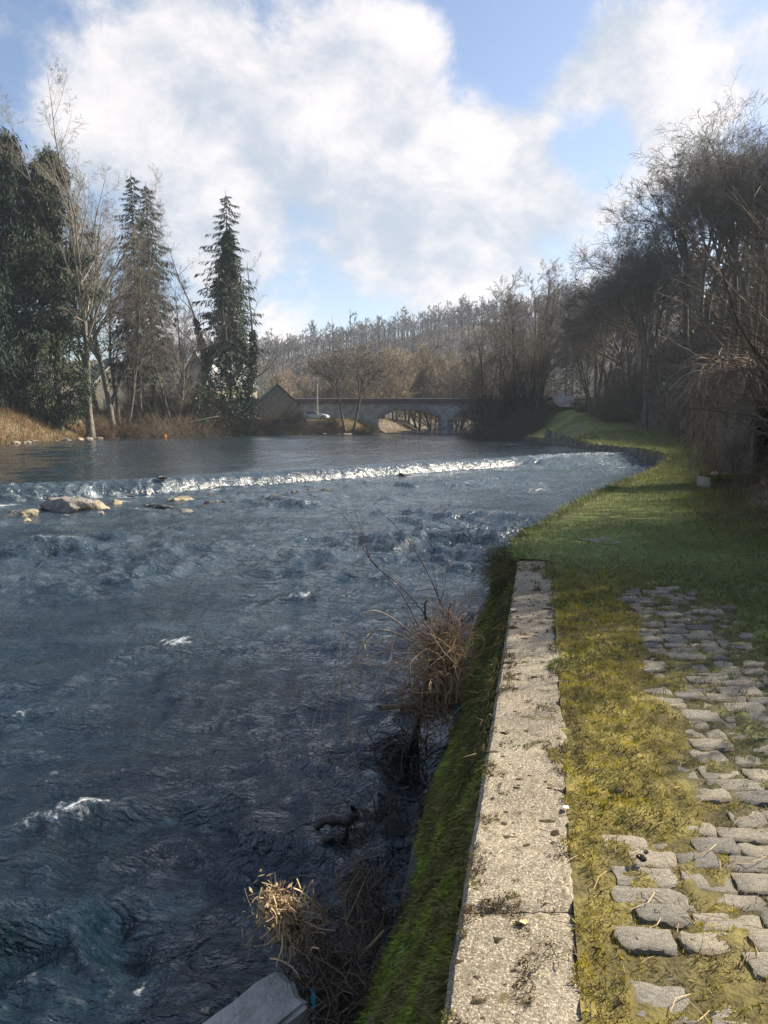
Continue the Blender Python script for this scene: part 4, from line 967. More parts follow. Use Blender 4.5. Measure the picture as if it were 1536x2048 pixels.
P0 = scatter_hill(r, n, 40, 100, .5, 22); cl = fbm(P0[:, 0]/5, P0[:, 1]/5, 77, 3); k = cl > .02; P0 = P0[k]; n = len(P0)
P0[:, 2] += r.uniform(.1, 4.2, n)*np.clip(cl[k]*2.5, .2, 1.2)
V, Fc = diamonds(P0, r.normal(0, 1, (n, 3)), r.uniform(.25, .6, n), r.uniform(.18, .4, n), r)
link('hillside_ivy', mesh('hillside_ivy', [(V, Fc)], M_ivy, False, np.repeat(r.uniform(.5, 1.4, (n, 1)), 4, 0)*np.ones(3)), label='dark evergreen ivy and holly spreading through the hillside undergrowth', cat='ivy', kind='stuff')

# far woods on the slopes
def far_wood(seed, pts, hs, name, label, tint, twigs=360, br=26):
    r = rng(seed); n = len(pts)
    # trunks
    h = hs*r.lognormal(0, .22, n)
    tr = np.stack([pts, pts+np.stack([r.normal(0, .4, n), r.normal(0, .4, n), h*.95], -1)], 1)
    parts = [tubes(tr, np.stack([h*.016, h*.004], -1), 3)]; tc_ = r.uniform(.6, 1.3, (n, 1))*tint
    tc_ = tc_*np.where(r.random((n, 1)) < .15, np.array([[1.5, 1.35, 1.1]]), 1)
    cols = [np.repeat(tc_*.95, 6, 0)]
    t = r.uniform(.25, .98, (n, br)); az = r.uniform(0, 6.28, (n, br)); L = h[:, None]*.40*(1.12-t)*r.uniform(.7, 1.3, (n, br))
    b0 = pts[:, None]+UP*(h[:, None]*t*.95)[..., None]; d = np.stack([np.cos(az)*.8, np.sin(az)*.8, np.full_like(az, .75)], -1)
    b1 = b0+d*L[..., None]
    B = np.stack([b0, b1], 2).reshape(-1, 2, 3); parts.append(tubes(B, np.stack([np.repeat(h*.006, br), np.repeat(h*.002, br)], -1), 3)); cols.append(np.repeat(np.repeat(tc_, br, 0), 6, 0))
    bi = r.integers(0, br, (n, twigs)); f = r.uniform(.2, 1, (n, twigs, 1)); rows = np.arange(n)[:, None]
    P = b0[rows, bi]*(1-f)+b1[rows, bi]*f; D = d[rows, bi]+r.normal(0, .55, (n, twigs, 3))
    V, Fc = blades(P.reshape(-1, 3), D.reshape(-1, 3), (h[:, None]*r.uniform(.05, .13, (n, twigs))).ravel(), np.repeat(h*.015, twigs), r)
    parts.append((V, Fc)); cols.append(np.repeat(np.repeat(tc_*1.1, twigs, 0), 3, 0))
    link(name, mesh(name, parts, M_forest, False, np.concatenate(cols)), label=label, cat='wood', kind='stuff')
r = rng(510); pts = []
while len(pts) < 2300:
    y = 212+208*r.uniform(0, 1)**.75; x = r.uniform(-.30*y, .38*y)
    pts.append((x, y, float(land(np.array(x), np.array(y)))-.3))
for _ in range(330):
    y = r.uniform(375, 425); x = r.uniform(-.30*y, .38*y); pts.append((x, y, float(land(np.array(x), np.array(y)))-.3))
far_wood(511, np.array(pts), 9.5, 'far_wood', 'leafless wood covering the far hill beyond the bridge', np.array([.15,.137,.132]), 88, 7)
r = rng(512); pts = []
while len(pts) < 190:
    y = r.uniform(105, 215); x = float(XR(y)+WP(y))+r.uniform(-4, 55)+max(0, 6*(150-y)/45.)
    if x/y < .62: pts.append((x, y, float(land(np.array(x), np.array(y)))-.3))
far_wood(513, np.array(pts), 13., 'valley_side_wood', 'leafless dark wood climbing the valley side behind the road', np.array([.15,.122,.105]), 320, 26)

# ------------------------------------------------------------------ bridge
BY = 130.0
bridge = empty('stone_bridge', (5, BY, ZU), label='grey stone arch bridge with dark parapet crossing the river', cat='bridge')
bo = np.array([5, BY, ZU])
def archz(x):
    z = np.full_like(x, -3.0)
    for a, b in ((-.9, 9.6), (11.6, 22.1)):
        m = (x >= a) & (x <= b); c = (a+b)/2; hw = (b-a)/2; rise = 1.75; Rr = (hw*hw+rise*rise)/(2*rise)
        z = np.where(m, 1.55+np.sqrt(np.maximum(Rr*Rr-(x-c)**2, 0))-(Rr-rise), z)
    return z
xs = np.sort(np.concatenate([np.arange(-34, 34, .5), np.linspace(-.9, 9.6, 42), np.linspace(11.6, 22.1, 42), [-.901, 9.601, 11.599, 22.101]]))
zb = archz(xs); zt = np.full_like(xs, 3.95)
def strip(A, B):
    n = len(A); V = np.concatenate([A, B]); i = np.arange(n-1); return V, np.stack([i, i+1, n+i+1, n+i], -1)
f0 = np.column_stack([xs, np.full_like(xs, BY), zb]); f1 = np.column_stack([xs, np.full_like(xs, BY), zt])
k0 = f0+[0, 6.5, 0]; k1 = f1+[0, 6.5, 0]
link('arch_wall', mesh('arch_wall', [(v-bo, q) for v, q in (strip(f0, f1), strip(k1, k0), strip(k0, f0))], M_bridge), bridge)
for x0, x1, y0 in ((9.55, 11.65, -.35),):
    V = np.array([[x0, y0, -2.3], [(x0+x1)/2, y0-1.0, -2.3], [x1, y0, -2.3], [x1, 6.85, -2.3], [(x0+x1)/2, 7.8, -2.3], [x0, 6.85, -2.3]])
    top = V.copy(); top[:, 2] = 1.75; cap_ = top.mean(0)+[0, 0, .7]; VV = np.concatenate([V, top, cap_[None]])+np.array([0, BY, 0])-bo
    i = np.arange(6); j = (i+1) % 6
    link('pier', mesh('pier', [(VV, [np.stack([i, j, 6+j, 6+i], -1), np.stack([6+i, 6+j, np.full(6, 12)], -1)])], M_bridge), bridge)
link('abutment', mesh('abutment', [(box(-2.6, -.9, BY-.4, BY+6.9, -2.3, 1.75)[0]-bo, box(0, 1, 0, 1, 0, 1)[1])], M_bridge), bridge)
for a, b in ((-.9, 9.6), (11.6, 22.1)):
    xx = np.linspace(a, b, 34); zz = archz(xx); nz_ = np.column_stack([-(np.gradient(zz, xx)), np.ones(34)]); nz_ = unit(nz_)
    lo_ = np.column_stack([xx, np.full(34, BY-.08), zz-.02]); hi_ = np.column_stack([xx+nz_[:, 0]*.5, np.full(34, BY-.08), zz+nz_[:, 1]*.5])
    bk = lo_+[0, .3, 0]; hk = hi_+[0, .3, 0]
    link('arch_ring', mesh('arch_ring', [(v-bo, q) for v, q in (strip(lo_, hi_), strip(bk, lo_), strip(hi_, hk))], mat('voussoir', (.16,.16,.155), (.26,.26,.25), 1.5, .9, .6, 10)), bridge)
for y0 in (BY-.05, BY+6.1):
    link('parapet', mesh('parapet', [(box(-34, 34, y0, y0+.42, 4.12, 4.93)[0]-bo, box(0, 1, 0, 1, 0, 1)[1])], M_parapet), bridge)
    link('string_course', mesh('string_course', [(box(-34, 34, y0-.12, y0+.5, 3.95, 4.12)[0]-bo, box(0, 1, 0, 1, 0, 1)[1])], M_stonedark), bridge)
    link('parapet_coping', mesh('parapet_coping', [(box(-34, 34, y0-.10, y0+.52, 4.93, 5.09)[0]-bo, box(0, 1, 0, 1, 0, 1)[1])], mat('coping_stone', (.42,.40,.36), (.58,.55,.5), 2, .8)), bridge)
link('road', mesh('road', [(np.array([[-40, BY+.3, 4.05], [24, BY+.3, 4.05], [24, BY+6.2, 4.05], [-40, BY+6.2, 4.05]], float), np.array([[0, 1, 2, 3]]))], M_asphalt), label='grey road over the bridge', kind='structure')
# road coming down to the path
yy = np.linspace(94, 131, 40); xc = np.interp(yy, [94, 100, 112, 131], [22.6, 23.2, 25.5, 26.5]); pts = []
L_ = np.column_stack([xc-1.3, yy, 0*yy]); R_ = np.column_stack([xc+1.5, yy, 0*yy])
for A_ in (L_, R_): A_[:, 2] = np.interp(yy, [94, 97, 112, 131], [2.95, 3.2, 4.75, 4.4])+.12
link('road', mesh('lane', [strip(L_, R_)], M_asphalt, True), label='pale asphalt lane sloping down from the bridge road to the path', kind='structure')

# ------------------------------------------------------------------ houses
def gable_house(name, p, rot, w, d, hw, hr, mw, mr_, label, wins=(), side_wins=(), barge=None, over=.35, chimney=None, skylight=None):
    o = empty(name, p, (0, 0, rot), label=label, cat='house')
    V = np.array([[-w/2, 0, -2], [w/2, 0, -2], [w/2, 0, hw], [0, 0, hw+hr], [-w/2, 0, hw]]); Vb = V+[0, d, 0]
    link('wall', mesh(name+'_wall', [(np.concatenate([V, Vb]), [np.array([[0, 1, 2, 4], [6, 5, 9, 7], [1, 6, 7, 2], [5, 0, 4, 9]]), np.array([[4, 2, 3], [7, 9, 8]])])], mw), o)
    sl = hr/(w/2)
    for s in (-1, 1):
        a = np.array([0, -over, hw+hr+.05]); b = np.array([s*(w/2+over), -over, hw-over*sl+.05])
        q = np.array([a, b, b+[0, d+2*over, 0], a+[0, d+2*over, 0]]); t = q+[0, 0, .16]
        rf = link('roof', mesh(name+'_roof', [(np.concatenate([q, t]), np.array([[0, 1, 2, 3], [4, 7, 6, 5], [0, 4, 5, 1], [1, 5, 6, 2], [2, 6, 7, 3], [3, 7, 4, 0]]))], mr_), o)
        if barge:
            q = np.array([a+[0, -.05, -.22], b+[0, -.05, -.22], b+[0, -.05, .20], a+[0, -.05, .20]]); t = q+[0, .05, 0]
            link('bargeboard', mesh(name+'_barge', [(np.concatenate([q, t]), np.array([[0, 1, 2, 3], [4, 7, 6, 5], [0, 4, 5, 1], [1, 5, 6, 2], [2, 6, 7, 3], [3, 7, 4, 0]]))], barge), o)
        if skylight and s == skylight:
            c = a*.45+b*.55+[0, 2.2, .2]; dx = (b-a)*.1
            q = np.array([c-dx, c+dx, c+dx+[0, .9, 0], c-dx+[0, .9, 0]])+[0, 0, .03]; t = q-[0, 0, .1]
            link('skylight', mesh(name+'_sky', [(np.concatenate([q, t]), np.array([[0, 1, 2, 3], [0, 4, 5, 1], [1, 5, 6, 2], [2, 6, 7, 3], [3, 7, 4, 0]]))], M_white), o)
    def win(c, ax, ww, hh):
        fr = link('window', mesh(name+'_frame', [(box(-ww/2, ww/2, -.07, .02, -hh/2, hh/2))], M_white), o, c, (0, 0, ax))
        for sx in (-1, 1):
            link('pane', mesh(name+'_pane', [(box(-ww/4+.05, ww/4-.05, -.085, -.06, -hh/2+.08, hh/2-.08))], M_glass), fr, (sx*ww/4, 0, 0))
    for x, z, ww, hh in wins: win((x, 0, z), 0, ww, hh)
    for y, z, ww, hh in side_wins: win((w/2, y, z), math.pi/2, ww, hh)
    if chimney:
        cx_, cy_ = chimney
        ch = link('chimney', mesh(name+'_chimney', [(box(-.4, .4, -.4, .4, hw+hr-1.2, hw+hr+1.3))], M_stonewall), o, (cx_, cy_, 0))
        link('chimney_cap', mesh(name+'_cap', [(box(-.48, .48, -.48, .48, hw+hr+1.3, hw+hr+1.45))], M_stonedark), ch)
    return o
p = foot(395, 142); top = hgt(700, 142)-p[2]
gable_house('house', p, math.radians(-28), 9, 12, top-6.2, 6.2, M_stonewall, M_slate, 'stone house with slate roof and white bargeboards behind the bare trees', [(-1.8, 3.0, 1.1, 1.6), (1.8, 3.0, 1.1, 1.6), (0, 6.4, 1, 1.4)], barge=M_white, chimney=(-.2, 5.5), skylight=1)
p = foot(240, 150); top = hgt(715, 150)-p[2]
gable_house('house', p, math.radians(35), 9, 12, top-5, 5, M_stonewall, M_slate, 'second slate-roofed house half hidden behind the pale trunk', [(-2, 3, 1.2, 1.5), (2, 3, 1.2, 1.5)], barge=M_white)
p = foot(556, 126.5); p[2] = 1.2; top = hgt(770, 126)-p[2]
gable_house('cottage', p, math.radians(14), 6.6, 7, top-3.0, 3.0, M_stonedark, M_slate, 'olive-grey stone cottage with steep gable beside the bridge', side_wins=[(1.3, 2.2, .9, 1.3), (3.4, 2.2, .9, 1.3), (5.5, 2.2, .9, 1.3)])
# small sunlit stone gable near the water
p = foot(385, 118); 
o = empty('ruined_wall', p, (0, 0, .5), label='sunlit stub of a ruined stone gable among the bushes', cat='wall')
link('masonry', mesh('ruin_masonry', [(np.array([[-1.3, 0, -.5], [1.2, 0, -.5], [1.1, 0, 2.2], [.3, 0, 4.4], [-.2, 0, 4.6], [-1.1, 0, 2.6], [-1.3, .5, -.5], [1.2, .5, -.5], [1.1, .5, 2.2], [.3, .5, 4.4], [-.2, .5, 4.6], [-1.1, .5, 2.6]]),
     [np.array([[0, 1, 2, 5], [5, 2, 3, 4], [7, 6, 11, 8], [8, 11, 10, 9], [0, 6, 7, 1], [1, 7, 8, 2], [2, 8, 9, 3], [3, 9, 10, 4], [4, 10, 11, 5], [5, 11, 6, 0]])])], M_rock_tan), o)
p = foot(1232, 104); p[2] = hgt(785, 104); top = hgt(735, 104)-p[2]
gable_house('ruined_barn', p, math.radians(-20), 3.4, 4.5, top-1.0, 1.0, M_brick, M_white, 'small ruined brick barn with a pale roof under the hillside', [(-.8, 1.3, .5, 1.3), (.2, 1.3, .5, 1.3), (1.1, 1.3, .5, 1.3)], over=.2)

# ------------------------------------------------------------------ car, posts, sign
def car(p, rot):
    o = empty('parked_car', p, (0, 0, rot), label='silver hatchback parked beside the cottage below the bridge', cat='car')
    prof = np.array([[-2.0, .32], [-2.05, .62], [-1.95, .95], [-1.55, 1.38], [-1.0, 1.46], [.05, 1.42], [.75, 1.02], [1.6, .88], [2.0, .70], [2.05, .40], [1.9, .28], [-1.85, .28]])
    n = len(prof); V = []
    for yy_, sc in ((-.82, .96), (-.86, 1.0), (.86, 1.0), (.82, .96)):
        q = prof.copy(); q[:, 1] = .3+(q[:, 1]-.3)*(1 if abs(yy_) > .85 else 1.0)
        inset = np.where(q[:, 1] > .95, .16, 0.0)*(1 if yy_ > 0 else -1)
        V.append(np.column_stack([q[:, 0]*sc, np.full(n, yy_)-inset, q[:, 1]]))
    V = np.concatenate(V); i = np.arange(n); j = (i+1) % n; Fq = [np.stack([k*n+i, k*n+j, (k+1)*n+j, (k+1)*n+i], -1) for k in range(3)]
    me = mesh('car_body', [(V, np.concatenate(Fq))], M_carpaint, False)
    bm = __import__('bmesh').new(); bm.from_mesh(me); bm.verts.ensure_lookup_table()
    bm.faces.new([bm.verts[k] for k in range(n)]); bm.faces.new([bm.verts[3*n+k] for k in reversed(range(n))]); bm.to_mesh(me); bm.free()
    link('body', me, o)
    for s in (-1, 1):
        link('side_window', mesh('car_side_window', [(np.array([[-1.6, s*.745, 1.0], [.55, s*.745, 1.0], [.02, s*.70, 1.36], [-1.35, s*.70, 1.36]]), np.array([[0, 1, 2, 3]]))], M_glass), o)
        for x in (-1.25, 1.3):
            a = np.arange(18)/18*6.283; ring = [(x+np.cos(a)*rr, np.full(18, s*yy_), .32+np.sin(a)*rr) for rr, yy_ in ((.32, .68), (.32, .90), (.2, .905), (.0, .90))]
            VV = np.concatenate([np.column_stack(c) for c in ring]); i = np.arange(18); j = (i+1) % 18
            wl = link('wheel', mesh('car_wheel', [(VV[:54], np.concatenate([np.stack([k*18+i, k*18+j, (k+1)*18+j, (k+1)*18+i], -1) for k in (0, 1)]))], M_rubber), o)
            rimv = np.concatenate([VV[36:54], VV[54:55]]); link('rim', mesh('car_rim', [(rimv, np.stack([i, j, np.full(18, 18)], -1))], M_metal), wl)
        link('headlight', mesh('car_headlight', [(box(1.82, 2.03, s*.55-.16, s*.55+.16, .62, .76))], M_redlamp), o)
    link('windscreen', mesh('car_windscreen', [(np.array([[.80, -.62, 1.03], [.80, .62, 1.03], [.14, .58, 1.405], [.14, -.58, 1.405]]), np.array([[0, 1, 2, 3]]))], M_glass), o)
p = foot(632, 125.5); p[2] += .02; car(p, math.radians(-12))
def post(name, p, h, r0, m, label, cat, arm=None):
    o = empty(name, p, label=label, cat=cat)
    link('post', mesh(name+'_post', [tubes(np.array([[[0, 0, -.5], [0, 0, h*.5], [0, 0, h]]]), np.array([[r0, r0*.85, r0*.7]]), 10)], m, True), o)
    return o
p = foot(635, 124.5); h = hgt(757, 124.5)-p[2]
o = post('lamp_post', p, h, .13, M_metal, 'tall pale lamp post beside the silver car', 'lamp post')
link('arm', mesh('lamp_arm', [tubes(np.array([[[0, 0, h-.05], [-.25, -.3, h+.12], [-.5, -.7, h+.15]]]), np.array([[.05, .045, .04]]), 6)], M_metal, True), o)
link('lamp_head', mesh('lamp_head', [box(-.75, -.4, -1.05, -.6, h+.08, h+.22)], M_metal), o)
p = foot(1243, 92); h = hgt(685, 92)-p[2]
o = post('utility_pole', p, h, .15, M_polewood, 'dark wooden utility pole with crossarms in front of the ruined barn', 'utility pole')
for dz in (-.35, -1.2):
    ca = link('crossarm', mesh('crossarm', [box(-1.0, 1.0, -.12, -.02, h+dz-.07, h+dz+.07)], M_polewood), o)
    for x in (-.85, -.4, .4, .85): link('insulator', mesh('insulator', [tubes(np.array([[[x, -.07, h+dz+.07], [x, -.07, h+dz+.16], [x, -.07, h+dz+.24]]]), np.array([[.03, .06, .03]]), 8)], M_white, True), ca)
p = foot(1119, 98); h = 2.1
o = post('road_sign', p, h, .05, M_metal, 'small white road sign on a post at the top of the path', 'road sign')
a = np.arange(20)/20*6.283
for nm, z, rr, m_ in (('sign_disc', 1.75, .36, M_white),):
    V = np.concatenate([np.column_stack([.12+np.cos(a)*rr, np.full(20, yy_), z+np.sin(a)*rr]) for yy_ in (-.10, -.07)]+[[[.12, -.10, z], [.12, -.07, z]]]); i = np.arange(20); j = (i+1) % 20
    link(nm, mesh(nm, [(V, [np.stack([i, j, 20+j, 20+i], -1), np.stack([j, i, np.full(20, 40)], -1), np.stack([20+i, 20+j, np.full(20, 41)], -1)])], m_), o)
link('sign_plate', mesh('sign_plate', [box(-.35, .35, -.10, -.07, .75, 1.2)], M_white), o)

# ------------------------------------------------------------------ left bank dressing
r = rng(600); n = 52000
y = np.where(r.random(n) < .12, r.uniform(130, 168, n), r.uniform(60, 130, n)); dl_ = r.uniform(-.1, 1, n)**1*11; x = XL(y)-dl_; P = np.stack([x, y, land(x, y)-.05], -1)
k = (x/y > -.75) & ~((dl_ < .3) & (r.random(n) < .7)); P = P[k]; n = len(P)
sunny = sstep(P[:, 1], 119, 123)
cl = fbm(P[:, 0]/2, P[:, 1]/2, 85, 3)[:, None]
cb = np.where(cl > .0, np.array([.20,.125,.07]), np.array([.145,.115,.06])); cb = np.where(r.random((n, 1)) < .12+.2*sunny[:, None], np.array([.13,.13,.045]), cb)*r.uniform(.6, 1.35, (n, 1))
V, Fc = blades(P, np.array([0, 0, 1.])+r.normal(0, .45, (n, 3)), r.uniform(.35, 1.1, n)*(1-.5*sunny)*(1+.5*cl[:, 0]), .05, r)
link('dry_grass', mesh('dry_grass', [(V, Fc)], M_blade, False, np.repeat(cb, 3, 0)), label='rusty brown dead grass along the left riverbank', cat='dry grass', kind='stuff')
r = rng(602); bm_ = []
for i in range(3):
    P0 = r.normal(0, .6, (150, 3))*np.array([1.6, 1, 0]); pr = bush_parts(r, P0, 3.4, .55, 9, .022)
    bm_.append(mesh('bush', pr, mat('bush_twig_%d' % i, [(.10,.078,.052), (.13,.09,.06), (.085,.07,.05)][i], [(.16,.12,.08), (.2,.14,.09), (.13,.11,.08)][i], .6, .9), False))
bl = [(235, 97, 1.0), (265, 99, 1.1), (300, 100, 1.2), (330, 104, 1.3), (362, 107, 1.2), (395, 109, 1.2), (425, 112, 1.1), (450, 114, 1.1), (480, 116, 1.2), (505, 117, 1.0), (210, 95, .8), (345, 112, 1.5), (282, 108, 1.4), (410, 118, 1.4), (318, 115, 1.6)]
for i, (px, y, s) in enumerate(bl):
    p = foot(px, y); link('bush', bm_[i % 3], None, (p[0], p[1], p[2]-.1), (0, 0, i*1.7), (s*1.1, s*1.1, s), label='leafless brown bush growing on the left riverbank', cat='bush', group='bushes on the left riverbank')
for i, (px, y, s) in enumerate([(530, 120, .7), (575, 121.5, .55), (600, 122, .5), (665, 122.8, .5), (725, 123.4, .55), (745, 124, .6)]):
    p = foot(px, y); link('bush', bm_[i % 3], None, p, (0, 0, i*2.1), (s, s, s), label='low scrubby bush on the sunny bank before the bridge', cat='bush', group='bushes on the sunny bank')
r = rng(604)
for i, (px, y, s) in enumerate([(965, 92, 1.2), (985, 90, 1.1), (1010, 92, 1.3), (1035, 90, 1.2), (1055, 93, 1.3), (1075, 95, 1.0), (1000, 97, 1.6), (1040, 99, 1.7), (1070, 100, 1.5), (945, 95, 1.3), (1092, 99, .6), (1152, 95, .45), (1165, 91, .5), (1210, 86, 1.0), (1230, 82, 1.1), (1250, 84, 1.5)]):
    s *= .8; p = foot(px, y); link('bush', bm_[2], None, p, (0, 0, i*1.3), (s, s, s), label='dark leafless bush at the foot of the riverside thicket', cat='bush', group='bushes of the riverside thicket')
# driftwood and stones along the left waterline
def branch_obj(name, pts, r0, r1, m, label, cat='branch', side=5, seed=0, group=None, k=7, L=.3):
    pts = np.asarray(pts, float); c = pts[0].copy(); P = poly(pts-c, 14)[None]; rd = np.linspace(r0, r1, 14)[None]*(1+.12*rng(seed).normal(size=(1, 14)))
    prs = [tubes(P, rd, k)]
    o = empty(name, c, label=label, cat=cat, group=group); link('stem', mesh(name+'_stem', prs, m, True), o)
    if side:
        r_ = rng(seed+1); ln = np.array([np.linalg.norm(pts[-1]-pts[0])])
        Q, D, Lc, Rc = sprout(P, rd, ln, side, .25, .95, 45, L, .5, r_, .6, 12, rmin=r1*.4)
        P2, r2 = grow(Q, D, Lc, Rc, 6, .16, .02, r_, .7); tw = [tubes(P2, r2, 4)]
        Q, D, Lc, Rc = sprout(P2, r2, Lc, 4, .3, 1, 40, .45, .5, r_, .6, 12, rmin=r1*.25); P3, r3 = grow(Q, D, Lc, Rc, 4, .15, .0, r_, .6); tw.append(tubes(P3, r3, 3))
        link('side_branches', mesh(name+'_side', tw, m, True), o)
    return o
def W3(px, py, y): return at_y(px, py, y)
branch_obj('fallen_tree', [W3(500, 866, 117), W3(530, 852, 117), W3(560, 842, 117.5), W3(605, 835, 118), W3(620, 850, 118)], .28, .06, M_wood_wet, 'dark fallen tree sprawling over the water from the bank', 'fallen tree', 7, 610, L=.5)
branch_obj('fallen_branch', [W3(300, 866, 104), W3(360, 850, 106), W3(410, 838, 108), W3(440, 832, 110)], .16, .05, M_bark_dark, 'dark arching fallen branch under the ivied trees', 'branch', 5, 611)
for i, (a, b, y, lab) in enumerate([((300, 866), (322, 836), 103, 'thin pale stick upright in the driftwood'), ((330, 868), (352, 858), 105, 'pale stick slanting out of the driftwood'), ((430, 872), (452, 866), 110, 'bleached stick lying at the waterline under the spruce'), ((452, 872), (462, 858), 111, 'bleached stick poking up at the waterline'), ((345, 872), (372, 868), 106, 'pale driftwood stick along the left waterline')]):
    branch_obj('driftwood_stick', [W3(*a, y), W3((a[0]+b[0])/2+2, (a[1]+b[1])/2, y), W3(*b, y)], .06, .04, M_stalk, lab, 'driftwood', 0, 620+i)
r = rng(630)
for i in range(30):
    px = r.uniform(-30, 330) if i < 24 else r.uniform(330, 470); yw = np.interp(px, [-30, 0, 180, 330, 470], [72, 74, 92, 104, 116])
    x = at_y(px, HORIZ, yw)[0]; yb = yw
    for _ in range(12): yb = .5*yb+.5*np.interp(x, XL(np.arange(60, 124)*1.), np.arange(60, 124)*1.) if False else yb
    xl = float(XL(yw)); s = r.uniform(.25, .6)
    link('bank_stone', RM['t' if r.random() < .5 else 'g', r.integers(4)], None, (xl+.15+r.uniform(-.5, .3), yw+r.uniform(-3, 3), ZU+.02), (0, 0, r.uniform(0, 6)), (s, s*.8, s*.9), label='pale stone at the foot of the left riverbank', cat='stone', group='stones along the left waterline')
for i in range(26):
    px = r.uniform(540, 880); yw = r.uniform(121.2, 124.5); x = at_y(px, HORIZ, yw)[0]
    yw = float(np.interp(x, [-22, -8, -1.2, 9], [119, 122, 124, 127]))-.2 if x < 0 else yw
    if x > -1: continue
    s = r.uniform(.2, .45); link('bank_stone', RM['t', r.integers(4)], None, (x, yw, ZU+.02), (0, 0, r.uniform(0, 6)), (s*1.3, s, s*.8), label='pale stone edging the sunny bank before the bridge', cat='stone', group='stones edging the sunny bank')
link('orange_buoy', mesh('buoy', [(icos(2)[0]*np.array([.22, .22, .3]), icos(2)[1])], mat('orange_plastic', (.7,.25,.02), (.8,.32,.04), 3, .4), True), None, tuple(at_z(330, 873, ZU+.15)), label='orange float caught in the driftwood on the left bank', cat='float')

# ------------------------------------------------------------------ right: vine-hung pillar, mossy block, brambles
PY = 19.0
p = foot(1474, PY); pil = empty('gate_pillar', p, label='tall weathered concrete pillar overhung by dead vines beside the path', cat='pillar'); pz = hgt(735, PY)-p[2]
V = []
for z, w_, dx in ((-.3, .46, .0), (.4, .44, 0), (1.2, .42, .02), (2.0, .40, .03), (pz-.25, .38, .03), (pz, .36, .04)):
    for k in range(12):
        a = k/12*6.283; q = (abs(math.cos(a))**4+abs(math.sin(a))**4)**-.25
        V.append([math.cos(a)*w_*q*1.02+dx+.03*math.sin(z*5+k), math.sin(a)*w_*q+.03*math.cos(z*4+k*2), z])
V.append([.04, 0, pz+.05]); ii = np.arange(72).reshape(6, 12); nx2 = np.roll(ii, -1, 1)
M_pillar = mat('pillar_concrete', (.16,.14,.11), (.33,.29,.235), 1.6, .95, .8, 14)
link('shaft', mesh('pillar_shaft', [(np.array(V), [np.stack([ii[:-1], nx2[:-1], nx2[1:], ii[1:]], -1).reshape(-1, 4), np.stack([ii[-1], nx2[-1], np.full(12, 72)], -1)])], M_pillar), pil)
p2 = foot(1545, PY+.4); wl2 = empty('ruined_wall', p2, label='ivy-grown ruined wall stub beside the vine-hung pillar', cat='wall')
link('masonry', mesh('ruin2', [box(-.45, 1.6, -.25, .35, -.3, pz-.1)], M_pillar), wl2)
lc = leaf_column(700, [[-.2, -.3, 0], [0, -.35, 1.2], [.1, -.3, pz]], [.6, .7, .6], 1600, .10); link('ivy', colmesh('ruin_ivy', [lc], M_ivy), wl2)
r = rng(701); n = 230
st = np.stack([r.uniform(-.8, .9, n), r.uniform(-.45, .4, n), pz+r.uniform(-.25, .3, n)], -1)
D = np.stack([r.normal(-.15, .5, n), r.normal(-.1, .4, n), r.uniform(-.2, .6, n)], -1); L = r.uniform(.5, 1.7, n)
P, rd = grow(st, D, L, r.uniform(.005, .013, n), 9, .16, -.22, r, .4)
parts = [tubes(P, rd, 4)]; cols = [np.repeat(np.array([.30,.23,.17])*r.uniform(.5, 1.5, (n, 1)), 36, 0)]
n = 520; st = np.stack([r.normal(-.80, .28, n), r.normal(-.1, .35, n), r.uniform(.0, pz*1.02, n)], -1); D = np.array([0, 0, -1.])+r.normal(0, .35, (n, 3)); L = r.uniform(.4, 1.3, n)
P, rd = grow(st, D, L, r.uniform(.003, .008, n), 5, .2, -.1, r, .4); parts.append(tubes(P, rd, 3)); cols.append(np.repeat(np.array([.22,.165,.12])*r.uniform(.5, 1.5, (n, 1)), 15, 0))
link('dead_vines', mesh('dead_vines', parts, M_twig, False, np.concatenate(cols)), None, tuple(p), label='curtain of dead brown vines hanging over the concrete pillar', cat='vines')
r = rng(703)
for i, (pxa, pya, pxb, pyb, rr) in enumerate([(1448, 735, 1462, 640, .02), (1470, 735, 1480, 590, .028), (1500, 740, 1526, 545, .03), (1485, 735, 1512, 640, .018), (1520, 740, 1530, 560, .022), (1505, 735, 1500, 610, .015)]):
    branch_obj('dead_stalk', [W3(pxa, pya+20, PY), W3((pxa+pxb)/2+3, (pya+pyb)/2, PY+.1), W3(pxb, pyb, PY)], rr, rr*.35, M_stalk, 'tall bleached dead stalk standing above the vine-hung pillar', 'stalk', 4, 710+i, 'dead stalks above the pillar', L=.22)
# mossy block
p = foot(1462, 17.2); blk = empty('mossy_block', (p[0], p[1], 0), (0, 0, .1), label='low moss-topped stone block in front of the pillar', cat='stone block')
zt_ = hgt(953, 17.2)
V, Fc = bevel_box(1.15, .6, .22, .03); V += .012*rng(1).normal(size=V.shape); link('top_slab', mesh('top_slab', [(V, Fc)], M_stonedark), blk, (0, 0, zt_-.11))
V, Fc = bevel_box(1.0, .5, .5, .03); link('base_stone', mesh('base_stone', [(V, Fc)], M_stonedark), blk, (.04, .05, zt_-.45))
r = rng(720); n = 5000; P = np.stack([r.uniform(-.56, .56, n), r.uniform(-.29, .29, n), np.full(n, zt_)], -1); P[: n//4, 1] = -.30; P[: n//4, 2] = zt_-np.abs(r.normal(0, .09, n//4))
V, Fc = blades(P, UP+r.normal(0, .6, (n, 3)), r.uniform(.02, .05, n), .012, r); link('moss', mesh('block_moss', [(V, Fc)], M_moss, False, np.repeat(np.array([.10,.11,.025])*r.uniform(.5, 1.5, (n, 1)), 3, 0)), blk, kind='stuff')
link('pale_stone', RM['t', 1], None, (p[0]-.28, p[1]+.05, zt_+.06), (0, 0, 1), (.17, .13, .13), label='pale lumpy stone resting on the moss-topped block', cat='stone')
